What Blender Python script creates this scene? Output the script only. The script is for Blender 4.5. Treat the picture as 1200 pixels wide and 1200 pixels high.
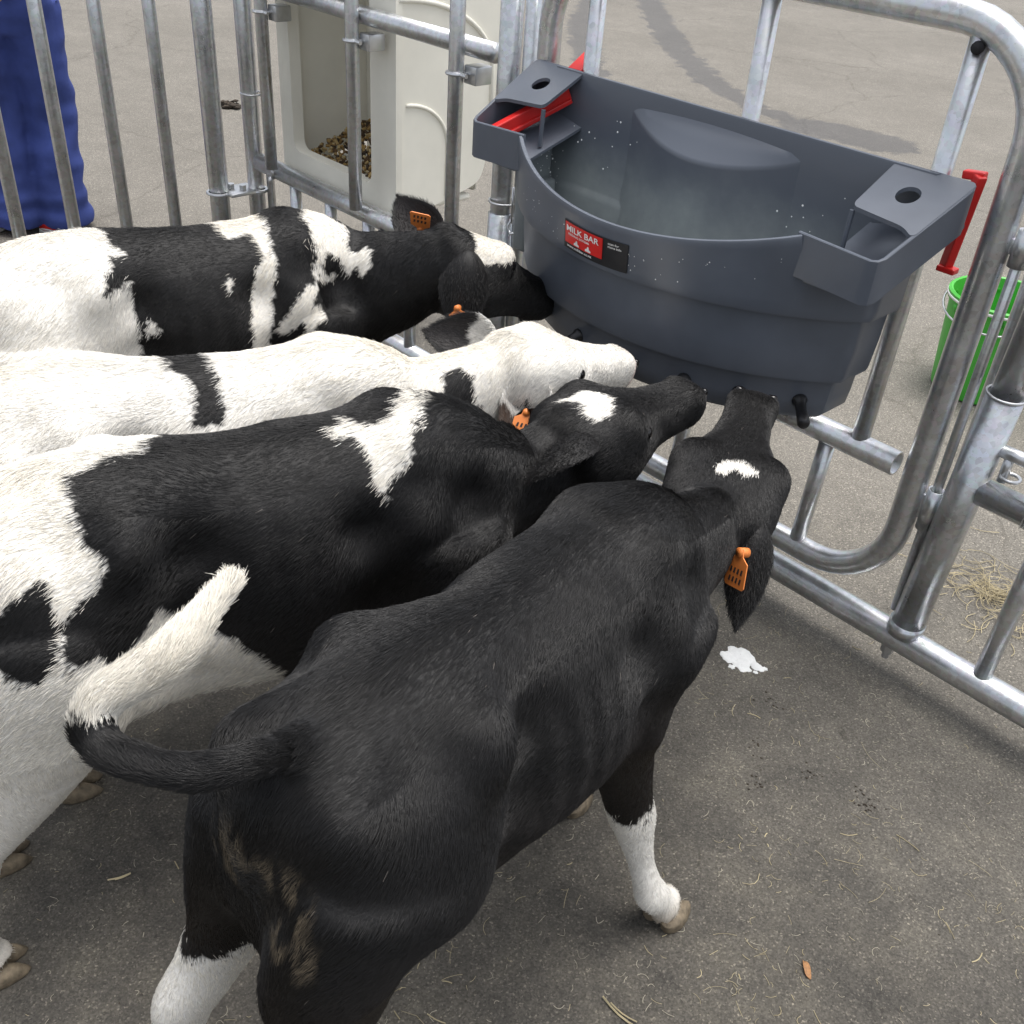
import bpy, bmesh, math, random
import numpy as np
from mathutils import Vector, Matrix, noise as mnoise

for o in list(bpy.data.objects):
    bpy.data.objects.remove(o)
SC = bpy.context.scene
COL = SC.collection
random.seed(7)
RNG = np.random.default_rng(11)

# ------------------------------------------------------------------ camera
# world: X runs along the gate line, Y points out of the pen, Z up, metres
CAM_H = 1.65
PITCH, ROLL = math.radians(34.43), math.radians(4.41)
cam_d = bpy.data.cameras.new('camera')
cam = bpy.data.objects.new('camera', cam_d)
COL.objects.link(cam)
cam_d.sensor_width = 36
cam_d.lens = 36 * 1203 / 1200
cam_d.clip_start, cam_d.clip_end = 0.05, 2000
_s = math.sqrt(.5)
_fwd = Vector((-_s * math.cos(PITCH), _s * math.cos(PITCH), -math.sin(PITCH)))
_r0 = Vector((_s, _s, 0))
_u0 = _r0.cross(_fwd)
_a, _b = -math.sin(ROLL), math.cos(ROLL)
_ri = -_a * _u0 + _b * _r0
_di = -_b * _u0 - _a * _r0
cam.matrix_world = Matrix(((_ri.x, -_di.x, -_fwd.x, 0), (_ri.y, -_di.y, -_fwd.y, 0),
                           (_ri.z, -_di.z, -_fwd.z, CAM_H), (0, 0, 0, 1)))
SC.camera = cam

# ------------------------------------------------------------------ light
SUN_EL, SUN_AZ = math.radians(80), math.radians(20)     # azimuth measured from +Y towards +X
world = bpy.data.worlds.new('World')
SC.world = world
world.use_nodes = True
wn, wl = world.node_tree.nodes, world.node_tree.links
wn.clear()
w_out = wn.new('ShaderNodeOutputWorld')
w_bg = wn.new('ShaderNodeBackground')
w_sky = wn.new('ShaderNodeTexSky')
w_sky.sky_type = 'NISHITA'
w_sky.sun_disc = False
w_sky.sun_elevation = SUN_EL
w_sky.sun_rotation = SUN_AZ
w_sky.air_density, w_sky.dust_density, w_sky.ozone_density = 1.0, 4.0, 1.0
w_hs = wn.new('ShaderNodeHueSaturation')          # veil of cloud: most of the blue goes
w_hs.inputs['Saturation'].default_value = 0.35
wl.new(w_sky.outputs[0], w_hs.inputs['Color'])
wl.new(w_hs.outputs[0], w_bg.inputs[0])
w_bg.inputs[1].default_value = 0.13
wl.new(w_bg.outputs[0], w_out.inputs[0])
sun_d = bpy.data.lights.new('sun', 'SUN')
sun_d.energy, sun_d.angle, sun_d.color = 1.5, math.radians(40), (1.0, 0.97, 0.93)
sun = bpy.data.objects.new('sun', sun_d)
COL.objects.link(sun)
sun.rotation_euler = Vector((-math.sin(SUN_AZ) * math.cos(SUN_EL), -math.cos(SUN_AZ) * math.cos(SUN_EL),
                             -math.sin(SUN_EL))).to_track_quat('-Z', 'Y').to_euler()
SC.view_settings.view_transform = 'Standard'
SC.view_settings.look = 'None'
SC.view_settings.exposure = 0.85
SC.view_settings.gamma = 1.0
SC.view_settings.use_curve_mapping = False
SC.render.engine = 'CYCLES'

# ------------------------------------------------------------------ materials
class NT:
    def __init__(s, name):
        s.m = bpy.data.materials.new(name)
        s.m.use_nodes = True
        s.t = s.m.node_tree
        s.p = s.t.nodes['Principled BSDF']
    def n(s, kind, **kw):
        nd = s.t.nodes.new('ShaderNode' + kind)
        for k, v in kw.items():
            if hasattr(nd, k): setattr(nd, k, v)
            else: nd.inputs[k.replace('_', ' ')].default_value = v
        return nd
    def l(s, a, b): s.t.links.new(a, b)
    def ramp(s, src, stops):
        r = s.n('ValToRGB')
        e = r.color_ramp.elements
        while len(e) < len(stops): e.new(0.5)
        for i, (p, c) in enumerate(stops):
            e[i].position = p
            e[i].color = (*c, 1) if len(c) == 3 else c
        s.l(src, r.inputs[0])
        return r.outputs[0]
    def mix(s, fac, a, b, mode='MIX'):
        m = s.n('MixRGB', blend_type=mode)
        for i, v in enumerate((fac, a, b)):
            if hasattr(v, 'links') or hasattr(v, 'is_linked'): s.l(v, m.inputs[i])
            elif isinstance(v, (int, float)): m.inputs[i].default_value = v
            else: m.inputs[i].default_value = (*v, 1)
        return m.outputs[0]
    def math(s, op, a, b=0.0, c=None):
        m = s.n('Math', operation=op)
        for i, v in enumerate((a, b) if c is None else (a, b, c)):
            if isinstance(v, (int, float)): m.inputs[i].default_value = v
            else: s.l(v, m.inputs[i])
        return m.outputs[0]
    def noise(s, scale, detail=4, rough=0.55, vec=None, dist=0.0):
        nd = s.n('TexNoise', Scale=scale, Detail=detail, Roughness=rough, Distortion=dist)
        s.l(vec if vec is not None else s.pos(), nd.inputs['Vector'])
        return nd.outputs[0]
    def pos(s):
        if not hasattr(s, '_pos'): s._pos = s.n('NewGeometry').outputs['Position']
        return s._pos
    def obj(s):
        if not hasattr(s, '_obj'): s._obj = s.n('TexCoord').outputs['Object']
        return s._obj
    def bump(s, h, strength=0.3, dist=0.01):
        b = s.n('Bump', Strength=strength, Distance=dist)
        s.l(h, b.inputs['Height'])
        s.l(b.outputs[0], s.p.inputs['Normal'])
    def set(s, **kw):
        for k, v in kw.items():
            k = k.replace('_', ' ')
            if isinstance(v, tuple) and len(v) == 3: v = (*v, 1)
            if hasattr(v, 'is_linked'): s.l(v, s.p.inputs[k])
            else: s.p.inputs[k].default_value = v
        return s.m

def m_plain(name, col, rough=0.5, metal=0.0, var=0.12, scale=25.0, bump=0.0, spec=0.5):
    t = NT(name)
    n = t.noise(scale)
    dark = tuple(c * (1 - var) for c in col)
    lite = tuple(min(1, c * (1 + var)) for c in col)
    c = t.ramp(n, [(0.3, dark), (0.7, lite)])
    t.set(Base_Color=c, Metallic=metal)
    t.p.inputs['Specular IOR Level'].default_value = spec
    r = t.math('MULTIPLY_ADD', n, 0.25, rough - 0.12)
    t.l(r, t.p.inputs['Roughness'])
    if bump: t.bump(t.noise(scale * 8, 3), bump, 0.003)
    return t.m

def m_galv(name, base=0.58, tint=(0.90, 0.98, 1.05)):
    t = NT(name)
    v = t.n('TexVoronoi', Scale=90.0)
    t.l(t.pos(), v.inputs['Vector'])
    n = t.noise(14, 5, 0.6)
    n2 = t.noise(220, 3, 0.6)
    a = t.ramp(n, [(0.25, tuple(base * 0.80 * c for c in tint)), (0.55, tuple(base * c for c in tint)),
                   (0.8, tuple(base * 1.18 * c for c in tint))])
    b = t.mix(0.22, a, v.outputs['Color'], 'OVERLAY')
    bw = t.n('HueSaturation', Saturation=0.25); t.l(b, bw.inputs['Color'])
    speck = t.ramp(n2, [(0.28, (0.68, 0.67, 0.65)), (0.36, (1, 1, 1))])
    c = t.mix(1.0, bw.outputs[0], speck, 'MULTIPLY')
    t.set(Base_Color=c, Metallic=0.92)
    t.l(t.math('MULTIPLY_ADD', n, 0.30, 0.17), t.p.inputs['Roughness'])
    t.bump(n2, 0.12, 0.002)
    return t.m

def m_ground():
    t = NT('asphalt')
    p = t.pos()
    sep = t.n('SeparateXYZ'); t.l(p, sep.inputs[0])
    big = t.noise(0.9, 5, 0.6)
    med = t.noise(6.0, 8, 0.72)
    fine = t.noise(170, 3, 0.7)
    grit = t.n('TexVoronoi', Scale=330.0); t.l(p, grit.inputs['Vector'])
    grit2 = t.n('TexVoronoi', Scale=160.0); t.l(p, grit2.inputs['Vector'])
    # dirt trodden inside the pen fades to clean grey asphalt outside of the gate line
    y = t.math('ADD', sep.outputs['Y'], t.math('MULTIPLY_ADD', big, 1.3, -0.65))
    penx = t.n('MapRange'); t.l(sep.outputs['X'], penx.inputs[0])
    penx.inputs[1].default_value, penx.inputs[2].default_value = -3.9, -3.2
    out = t.n('MapRange', interpolation_type='SMOOTHSTEP'); t.l(y, out.inputs[0])
    out.inputs[1].default_value, out.inputs[2].default_value = 0.85, 3.1
    outx = t.math('SUBTRACT', 1.0, penx.outputs[0])
    outside = t.math('MAXIMUM', out.outputs[0], outx)
    pen = t.ramp(med, [(0.32, (0.044, 0.042, 0.038)), (0.50, (0.076, 0.071, 0.062)), (0.70, (0.114, 0.106, 0.088))])
    clean = t.ramp(med, [(0.2, (0.150, 0.141, 0.124)), (0.5, (0.178, 0.168, 0.149)), (0.8, (0.206, 0.195, 0.173))])
    base = t.mix(outside, pen, clean)
    base = t.mix(0.75, base, t.ramp(big, [(0.3, (0.8, 0.79, 0.77)), (0.7, (1.12, 1.11, 1.1))]), 'MULTIPLY')
    # aggregate: pale and dark chips
    g = t.ramp(grit.outputs['Color'], [(0.0, (0.55, 0.54, 0.52)), (0.5, (0.98, 0.97, 0.95)), (0.8, (1.3, 1.29, 1.27)), (1.0, (3.0, 2.9, 2.75))])
    base = t.mix(0.95, base, g, 'MULTIPLY')
    base = t.mix(0.7, base, t.ramp(fine, [(0.3, (0.68, 0.67, 0.66)), (0.7, (1.25, 1.25, 1.25))]), 'MULTIPLY')
    spots = t.ramp(t.noise(17.0, 6, 0.72, dist=0.6), [(0.60, (1, 1, 1)), (0.69, (0.45, 0.43, 0.40))])
    base = t.mix(t.math('SUBTRACT', 0.8, t.math('MULTIPLY', outside, 0.7)), base, spots, 'MULTIPLY')
    # wet runs of spilt liquid outside the gate
    def stain(ax, ay, bx, by, w, wob):
        n = t.noise(7.0, 7, 0.75)
        px = t.math('ADD', sep.outputs['X'], t.math('MULTIPLY_ADD', n, wob, -wob / 2))
        py = t.math('ADD', sep.outputs['Y'], t.math('MULTIPLY_ADD', t.noise(6.1, 7, 0.75), wob, -wob / 2))
        dx, dy = bx - ax, by - ay
        L2 = dx * dx + dy * dy
        u = t.math('DIVIDE', t.math('ADD', t.math('MULTIPLY', t.math('SUBTRACT', px, ax), dx),
                                    t.math('MULTIPLY', t.math('SUBTRACT', py, ay), dy)), L2)
        cl = t.n('Clamp'); t.l(u, cl.inputs[0])
        qx = t.math('SUBTRACT', px, t.math('MULTIPLY_ADD', cl.outputs[0], dx, ax))
        qy = t.math('SUBTRACT', py, t.math('MULTIPLY_ADD', cl.outputs[0], dy, ay))
        d = t.math('SQRT', t.math('ADD', t.math('MULTIPLY', qx, qx), t.math('MULTIPLY', qy, qy)))
        mr = t.n('MapRange', interpolation_type='SMOOTHSTEP'); t.l(d, mr.inputs[0])
        mr.inputs[1].default_value, mr.inputs[2].default_value = w, w * 0.8
        return mr.outputs[0]
    wet = None
    for a in STAINS:
        s_ = stain(*a)
        wet = s_ if wet is None else t.math('MAXIMUM', wet, s_)
    wet_f = t.math('MULTIPLY', wet, 1.0)
    base = t.mix(wet_f, base, t.mix(1.0, base, (0.50, 0.50, 0.52), 'MULTIPLY'))
    # hairline cracks outside
    vc = t.n('TexVoronoi', Scale=0.42, feature='DISTANCE_TO_EDGE')
    wv = t.n('VectorMath', operation='ADD'); t.l(p, wv.inputs[0])
    nv = t.n('TexNoise', Scale=2.2, Detail=5.0, Roughness=0.6); t.l(p, nv.inputs['Vector'])
    sc = t.n('VectorMath', operation='SCALE'); t.l(nv.outputs['Color'], sc.inputs[0]); sc.inputs['Scale'].default_value = 0.35
    t.l(sc.outputs[0], wv.inputs[1]); t.l(wv.outputs[0], vc.inputs['Vector'])
    ck = t.ramp(vc.outputs['Distance'], [(0.0, (0.6, 0.59, 0.57)), (0.005, (1, 1, 1))])
    base = t.mix(t.math('MULTIPLY', outside, 0.6), base, ck, 'MULTIPLY')
    t.set(Base_Color=base)
    t.l(t.math('MULTIPLY_ADD', wet, -0.35, 0.88), t.p.inputs['Roughness'])
    h = t.math('ADD', t.math('MULTIPLY', grit2.outputs['Distance'], 0.7), t.math('MULTIPLY', fine, 0.9))
    t.bump(h, 0.55, 0.004)
    return t.m

def m_coat(name, hair):
    t = NT(name)
    at = t.n('Attribute', attribute_name='coat_colour')
    if hair:
        hi = t.n('HairInfo')
        k = t.math('MULTIPLY_ADD', hi.outputs['Random'], 0.3, 0.85)
        tipk = t.math('MULTIPLY_ADD', hi.outputs['Intercept'], 0.25, 0.85)
        c = t.n('VectorMath', operation='SCALE')
        t.l(at.outputs['Color'], c.inputs[0])
        t.l(t.math('MULTIPLY', k, tipk), c.inputs['Scale'])
        t.set(Base_Color=c.outputs[0], Roughness=0.46)
        t.p.inputs['Specular IOR Level'].default_value = 0.5
    else:
        n = t.noise(160, 4, 0.7)
        c = t.mix(0.5, at.outputs['Color'], t.ramp(n, [(0.3, (0.6, 0.6, 0.6)), (0.7, (1.1, 1.1, 1.1))]), 'MULTIPLY')
        t.set(Base_Color=c, Roughness=0.55)
        t.p.inputs['Specular IOR Level'].default_value = 0.35
        t.bump(n, 0.4, 0.004)
    return t.m

# wet stains, as (x0, y0, x1, y1, half width, wobble) on the ground
STAINS = [(-8.1, 9.6, -6.16, 7.72, .16, .5), (-6.16, 7.72, -5.1, 6.9, .15, .5), (-5.1, 6.9, -4.4, 6.5, .12, .4), (-4.4, 6.5, -3.9, 6.42, .12, .4),
          (-3.85, 6.42, -3.35, 6.5, .26, .4), (-8.3, 8.9, -7.25, 7.65, .13, .45), (-7.25, 7.65, -5.7, 6.2, .13, .5)]
MAT = dict(
    ground=m_ground(),
    galv=m_galv('galvanised_steel', 0.62),
    galv_dull=m_galv('galvanised_steel_dull', 0.58, (0.86, 0.98, 1.08)),
    bolt=m_plain('zinc_bolt', (0.6, 0.61, 0.62), 0.35, 0.9),
    hole=m_plain('pipe_bore', (0.02, 0.02, 0.022), 0.8),
    tub=m_plain('grey_polyethylene', (0.098, 0.112, 0.138), 0.36, 0, 0.10, 9.0, 0.03),
    red=m_plain('red_plastic', (0.62, 0.018, 0.016), 0.4, 0, 0.1, 20),
    teat=m_plain('black_rubber', (0.012, 0.012, 0.013), 0.35),
    cream=m_plain('cream_polyethylene', (0.86, 0.835, 0.735), 0.5, 0, 0.05, 6.0, 0.03),
    green=m_plain('green_plastic', (0.06, 0.42, 0.04), 0.42, 0, 0.08, 12),
    white=m_plain('white_plastic', (0.75, 0.75, 0.73), 0.45, 0, 0.05),
    black=m_plain('black_print', (0.015, 0.015, 0.017), 0.45),
    orange=m_plain('orange_tag', (0.72, 0.22, 0.05), 0.5, 0, 0.1, 40),
    blue=m_plain('blue_cotton', (0.045, 0.068, 0.235), 0.85, 0, 0.22, 7, 0.3, 0.2),
    skin=m_plain('skin', (0.52, 0.30, 0.22), 0.5, 0, 0.08),
    hair=m_plain('dark_hair', (0.03, 0.02, 0.015), 0.6),
    hoof=m_plain('hoof_horn', (0.17, 0.135, 0.09), 0.65, 0, 0.5, 70, 0.4),
    eye=m_plain('eye', (0.006, 0.005, 0.005), 0.08, 0, 0.05),
    straw=m_plain('straw', (0.40, 0.34, 0.21), 0.75, 0, 0.45, 14),
    hay=m_plain('old_hay', (0.36, 0.33, 0.26), 0.8, 0, 0.4, 14),
    dung=m_plain('dry_dung', (0.045, 0.033, 0.022), 0.85, 0, 0.4, 60, 0.6),
    dirt=m_plain('caked_dirt', (0.30, 0.24, 0.15), 0.85, 0, 0.4, 90, 0.6),
    foam=m_plain('milk_foam', (0.85, 0.86, 0.85), 0.5, 0, 0.06, 120, 0.5),
    coat=m_coat('calf_skin', False), fur=m_coat('calf_fur', True),
)

def m_tub_inside():  # skylight in the bowl painted into the colour, paler lower down
    t = NT('grey_polyethylene_painted_light')
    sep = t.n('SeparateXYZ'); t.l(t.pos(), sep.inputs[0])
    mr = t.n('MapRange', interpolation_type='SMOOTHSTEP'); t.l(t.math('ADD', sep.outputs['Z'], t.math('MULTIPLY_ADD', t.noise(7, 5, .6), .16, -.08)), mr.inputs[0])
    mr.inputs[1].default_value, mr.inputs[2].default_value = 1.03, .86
    sky_fill = t.math('MULTIPLY', mr.outputs[0], t.math('MULTIPLY_ADD', t.noise(22, 5, .65), .7, .45))
    c = t.mix(sky_fill, (0.098, 0.112, 0.138), (0.27, 0.30, 0.30))
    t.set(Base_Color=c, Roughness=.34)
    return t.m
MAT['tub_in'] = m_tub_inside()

# ------------------------------------------------------------------ mesh helpers
def mesh_obj(name, verts, faces, mat, parent=None, smooth=True, origin=None):
    me = bpy.data.meshes.new(name)
    V = np.asarray(verts, float)
    if origin is not None: V = V - np.asarray(origin, float)
    me.from_pydata([tuple(v) for v in V], [], [tuple(int(i) for i in f) for f in faces])
    me.validate()
    bm = bmesh.new(); bm.from_mesh(me)
    bmesh.ops.recalc_face_normals(bm, faces=bm.faces[:])
    bm.to_mesh(me); bm.free()
    if smooth:
        me.polygons.foreach_set('use_smooth', [True] * len(me.polygons))
    o = bpy.data.objects.new(name, me)
    COL.objects.link(o)
    if mat is not None: me.materials.append(MAT[mat] if isinstance(mat, str) else mat)
    if parent is not None: o.parent = parent
    return o

def tag(o, label, cat, group=None, kind=None):
    if label: o['label'] = label
    if cat: o['category'] = cat
    if group: o['group'] = group
    if kind: o['kind'] = kind
    return o

def empty(name, loc, label, cat, group=None):
    o = bpy.data.objects.new(name, None)
    COL.objects.link(o)
    o.location = loc
    o.empty_display_size = 0.1
    return tag(o, label, cat, group)

class Geo:
    """collects pieces of ONE part"""
    def __init__(s): s.v, s.f = [], []
    def add(s, v, f):
        b = len(s.v)
        s.v += [tuple(map(float, p)) for p in v]
        s.f += [tuple(int(i) + b for i in q) for q in f]
        return s
    def tube(s, path, r, n=14, caps=True):
        return s.add(*tube(path, r, n, caps))
    def box(s, lo, hi, bev=0.0):
        return s.add(*box(lo, hi, bev))
    def build(s, name, mat, parent=None, smooth=True, origin=None, sharp=None):
        o = mesh_obj(name, s.v, s.f, mat, parent, smooth, origin)
        if sharp:
            sharp_edges(o, sharp)
        return o

def sharp_edges(o, deg):
    me = o.data
    bm = bmesh.new(); bm.from_mesh(me)
    lim = math.radians(deg)
    for e in bm.edges:
        if len(e.link_faces) == 2 and e.calc_face_angle(0) > lim: e.smooth = False
    bm.to_mesh(me); bm.free()

def tube(path, r, n=14, caps=True):
    P = np.asarray(path, float)
    m = len(P)
    R = np.full(m, r) if np.isscalar(r) else np.asarray(r, float)
    T = np.gradient(P, axis=0)
    T /= np.linalg.norm(T, axis=1)[:, None] + 1e-12
    ref = np.array([0, 0, 1.]) if abs(T[0][2]) < 0.9 else np.array([1., 0, 0])
    u = np.cross(T[0], ref); u /= np.linalg.norm(u)
    V, Fc = [], []
    for i in range(m):
        u = u - T[i] * (u @ T[i]); u /= np.linalg.norm(u)
        w = np.cross(T[i], u)
        for k in range(n):
            a = 2 * math.pi * k / n
            V.append(P[i] + R[i] * (math.cos(a) * u + math.sin(a) * w))
    for i in range(m - 1):
        for k in range(n):
            k2 = (k + 1) % n
            Fc.append((i * n + k, i * n + k2, (i + 1) * n + k2, (i + 1) * n + k))
    if caps:
        Fc.append(tuple(range(n))[::-1]); Fc.append(tuple(range((m - 1) * n, m * n)))
    return V, Fc

def pipe_open(path, r, wall=0.004, n=18):
    """tube with open ends and a visible bore"""
    v, f = tube(path, r, n, False)
    v2, f2 = tube(path, r - wall, n, False)
    m = len(path); b = len(v)
    f = list(f) + [tuple(i + b for i in q[::-1]) for q in f2]
    for e in (0, (m - 1) * n):
        for k in range(n):
            k2 = (k + 1) % n
            f.append((e + k, e + k2, b + e + k2, b + e + k))
    return list(v) + list(v2), f

def fillet(pts, r, n=8, closed=False):
    P = [np.asarray(p, float) for p in pts]
    out = []
    N = len(P)
    for i in range(N):
        if not closed and i in (0, N - 1):
            out.append(P[i]); continue
        a, b, c = P[i - 1], P[i], P[(i + 1) % N]
        d1, d2 = a - b, c - b
        l1, l2 = np.linalg.norm(d1), np.linalg.norm(d2)
        d1, d2 = d1 / l1, d2 / l2
        rr = min(r, l1 * .49, l2 * .49)
        for k in range(n + 1):
            t = k / n
            p0, p2 = b + d1 * rr, b + d2 * rr
            # circular-ish: quadratic with weight
            w = 0.7071
            q = ((1 - t) ** 2 * p0 + 2 * w * t * (1 - t) * b + t * t * p2) / ((1 - t) ** 2 + 2 * w * t * (1 - t) + t * t)
            out.append(q)
    return out

def box(lo, hi, bev=0.0):
    bm = bmesh.new()
    lo, hi = Vector(lo), Vector(hi)
    bmesh.ops.create_cube(bm, size=1, matrix=Matrix.Translation((lo + hi) / 2) @ Matrix.Diagonal((*(hi - lo), 1)))
    if bev: bmesh.ops.bevel(bm, geom=bm.edges[:], offset=bev, segments=2, affect='EDGES', profile=0.5)
    bm.verts.index_update()
    v = [tuple(x.co) for x in bm.verts]; f = [[q.index for q in x.verts] for x in bm.faces]
    bm.free()
    return v, f

def catmull(pts, per=6):
    P = np.asarray(pts, float)
    Q = np.vstack([2 * P[0] - P[1], P, 2 * P[-1] - P[-2]])
    out = []
    for i in range(1, len(Q) - 2):
        for k in range(per):
            t = k / per
            a, b, c, d = Q[i - 1], Q[i], Q[i + 1], Q[i + 2]
            out.append(0.5 * (2 * b + (c - a) * t + (2 * a - 5 * b + 4 * c - d) * t * t + (3 * b - a - 3 * c + d) * t ** 3))
    out.append(Q[-2])
    return np.array(out)

def loft(C, Rt, Up, W, HU, HD, n=28, expo=2.0):
    """closed loft of superellipse sections; C centres, Rt/Up frames"""
    V, Fc = [], []
    m = len(C)
    for i in range(m):
        for k in range(n):
            a = 2 * math.pi * k / n
            ca, sa = math.cos(a), math.sin(a)
            x = math.copysign(abs(sa) ** (2 / expo), sa) * W[i]
            y = math.copysign(abs(ca) ** (2 / expo), ca) * (HU[i] if ca > 0 else HD[i])
            V.append(np.asarray(C[i]) + np.asarray(Rt[i]) * x + np.asarray(Up[i]) * y)
    for i in range(m - 1):
        for k in range(n):
            k2 = (k + 1) % n
            Fc.append((i * n + k, i * n + k2, (i + 1) * n + k2, (i + 1) * n + k))
    Fc.append(tuple(range(n))[::-1]); Fc.append(tuple(range((m - 1) * n, m * n)))
    return V, Fc

def unit(v):
    v = np.asarray(v, float)
    return v / (np.linalg.norm(v) + 1e-12)

# ------------------------------------------------------------------ ground
g = 150.0
gr = mesh_obj('ground', [(-g, -g, 0), (g, -g, 0), (g, g, 0), (-g, g, 0)], [(0, 1, 2, 3)], 'ground', None, False)
tag(gr, 'grey asphalt yard, darker and dirtier inside the pen', 'ground', kind='structure')

# ------------------------------------------------------------------ fences and gate (axis of the gate line at Y = FY)
FY = 1.97
def vbar(x, y, z0, z1, r, dx=0.0, n=16):
    return tube([(x, y, z0), (x + dx * .5, y, (z0 + z1) / 2), (x + dx, y, z1)], r, n)
def ring(cx, cy, cz, r, t, n=24):
    return tube([(cx + r * math.cos(a), cy + r * math.sin(a), cz) for a in np.linspace(0, 2 * math.pi, n)], t, 8, False)
def part(name, vf, mat, parent, origin, sharp=None, label=None):
    o = mesh_obj(name, vf[0], vf[1], mat, parent, True, origin)
    if sharp: sharp_edges(o, sharp)
    if label: o['label'] = label
    return o

# --- feed barrier panel left of the gate
org = (-2.8, FY, 0)
fb = empty('feed_barrier', org, 'galvanised tube panel of the pen in front of the cream feed box', 'barrier')
part('rail', tube([(-3.42, FY, .512), (-2.14, FY, .512)], .032, 18), 'galv', fb, org)
part('rail', tube([(-3.42, FY, 1.11), (-2.16, FY, 1.11)], .026, 18), 'galv', fb, org)
part('rail', tube([(-3.42, FY, 1.56), (-2.16, FY, 1.56)], .026, 18), 'galv', fb, org)
part('rail', tube([(-3.42, FY, .10), (-2.14, FY, .10)], .03, 18), 'galv', fb, org)
for x in (-3.262, -2.75, -2.267):
    part('bar', vbar(x, FY - .047, .535, 1.62, .0215), 'galv', fb, org)
    c = Geo()
    c.add(*ring(x, FY - .045, 1.045, .026, .0055))
    c.box((x + .012, FY - .03, 1.02), (x + .062, FY + .03, 1.068), .004)
    c.tube([(x + .022, FY - .052, 1.045), (x + .05, FY - .052, 1.045)], .006, 8)
    c.build('clamp', 'bolt', fb, True, org, 30)
for x in (-3.187, -2.967, -2.747, -2.52, -2.3):
    part('bar', vbar(x, FY, .10, .49, .021), 'galv_dull', fb, org)
for x in (-3.30, -2.64, -2.50):
    b_ = Geo(); b_.tube([(x, FY - .026, .49), (x, FY - .036, .474)], .011, 6); b_.build('bolt', 'hole' if x > -2.7 else 'bolt', fb, True, org)
b_ = Geo(); b_.tube([(-3.285, FY - .030, .512), (-3.285, FY - .036, .512)], .013, 12); b_.build('bolt', 'bolt', fb, True, org)

# --- side fence, square to the gate line
FX = -3.5
org = (FX, .9, 0)
sf = empty('side_fence', org, 'galvanised pen fence of plain upright bars in front of the blue trousers', 'fence')
part('end_post', vbar(FX, 1.835, 0.02, 1.72, .036, 0, 20), 'galv_dull', sf, org)
for k in range(10):
    part('bar', vbar(FX, 1.650 - .1835 * k, .12, 1.66, .0215), 'galv_dull', sf, org)
part('rail', tube([(FX, 1.80, .10), (FX, -.40, .10)], .028, 16), 'galv_dull', sf, org)
part('rail', tube([(FX, 1.80, 1.66), (FX, -.40, 1.66)], .028, 16), 'galv_dull', sf, org)

# --- corner post with its clamp
org = (-3.46, FY, 0)
cp = empty('corner_post', org, 'round galvanised corner post with wire ring joining barrier and side fence', 'post')
part('post', vbar(-3.462, FY, 0, 1.75, .031, 0, 20), 'galv', cp, org)
part('stay_tube', vbar(-3.415, FY + .035, 0, 1.7, .015), 'galv', cp, org)
part('wire_ring', ring(-3.455, FY + .005, .745, .038, .0035), 'bolt', cp, org)
c = Geo()
c.box((-3.535, 1.845, .395), (-3.425, 1.97, .408), .004)
c.tube([(-3.50, 1.885, .40), (-3.50, 1.885, .425)], .014, 6)
c.tube([(-3.465, 1.915, .40), (-3.465, 1.915, .425)], .014, 6)
c.add(*ring(-3.46, FY, .40, .037, .007))
c.add(*ring(-3.50, 1.835, .40, .042, .006))
c.build('clamp', 'bolt', cp, True, org, 30)

# --- post between barrier and gate
org = (-2.10, FY, 0)
gp = empty('gate_post', org, 'galvanised double tube post between feed box panel and feeder gate', 'post')
part('post', vbar(-2.108, FY, 0, 1.72, .031, 0, 20), 'galv', gp, org)
part('sleeve', tube([(-2.108, FY, 0.0), (-2.108, FY, .70)], .036, 20), 'galv_dull', gp, org)
part('stay_tube', vbar(-2.052, FY + .022, 0, 1.7, .021), 'galv', gp, org)
part('wire_ring', ring(-2.098, FY, .735, .042, .0035), 'bolt', gp, org)
c = Geo()
c.tube([(-2.02, FY - .035, .715), (-2.03, FY - .045, .69), (-2.01, FY - .05, .675), (-1.985, FY - .045, .685)], .004, 8)
c.tube([(-2.022, FY - .038, .80), (-2.022, FY - .038, .70)], .0035, 8)
c.build('hook', 'bolt', gp, True, org)

# --- gate that carries the feeder
org = (-1.35, FY, 0)
gt = empty('pen_gate', org, 'galvanised round cornered pen gate carrying the grey milk feeder', 'gate')
GL, GR, GB, GT = -1.965, -.742, .192, 1.395
fr = fillet([(GL, FY, GB), (GL, FY, GT), (GR, FY, GT), (GR, FY, GB)], .19, 12, True)
fr2 = []
for i, p in enumerate(fr):
    fr2.append(p)
fr2 = fr2 + [fr2[0]]
# resample so that the closed tube has an even tangent
def resample(P, step=0.03):
    P = np.asarray(P); d = np.r_[0, np.cumsum(np.linalg.norm(np.diff(P, axis=0), axis=1))]
    n_ = max(2, int(d[-1] / step)); t = np.linspace(0, d[-1], n_)
    return np.stack([np.interp(t, d, P[:, k]) for k in range(3)], 1)
part('frame', tube(resample(fr2), .0295, 20, False), 'galv', gt, org)
part('rail', pipe_open([(GL + .028, FY, .515), (-1.3, FY, .515), (-.792, FY, .518)], .0285, .0045), 'galv', gt, org)
for x, dx in ((-1.815, 0), (-1.335, 0), (-.889, .006)):
    part('bar', vbar(x, FY, .54, 1.372, .0205, dx), 'galv', gt, org)
for x in (-1.76, -1.36, -.966):
    part('bar', vbar(x - .006, FY, .212, .49, .0195, .010), 'galv', gt, org)
b_ = Geo(); b_.tube([(-.878, FY - .012, 1.352), (-.876, FY - .0235, 1.350)], .0115, 14); b_.build('drain_hole', 'hole', gt, True, org)
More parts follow.
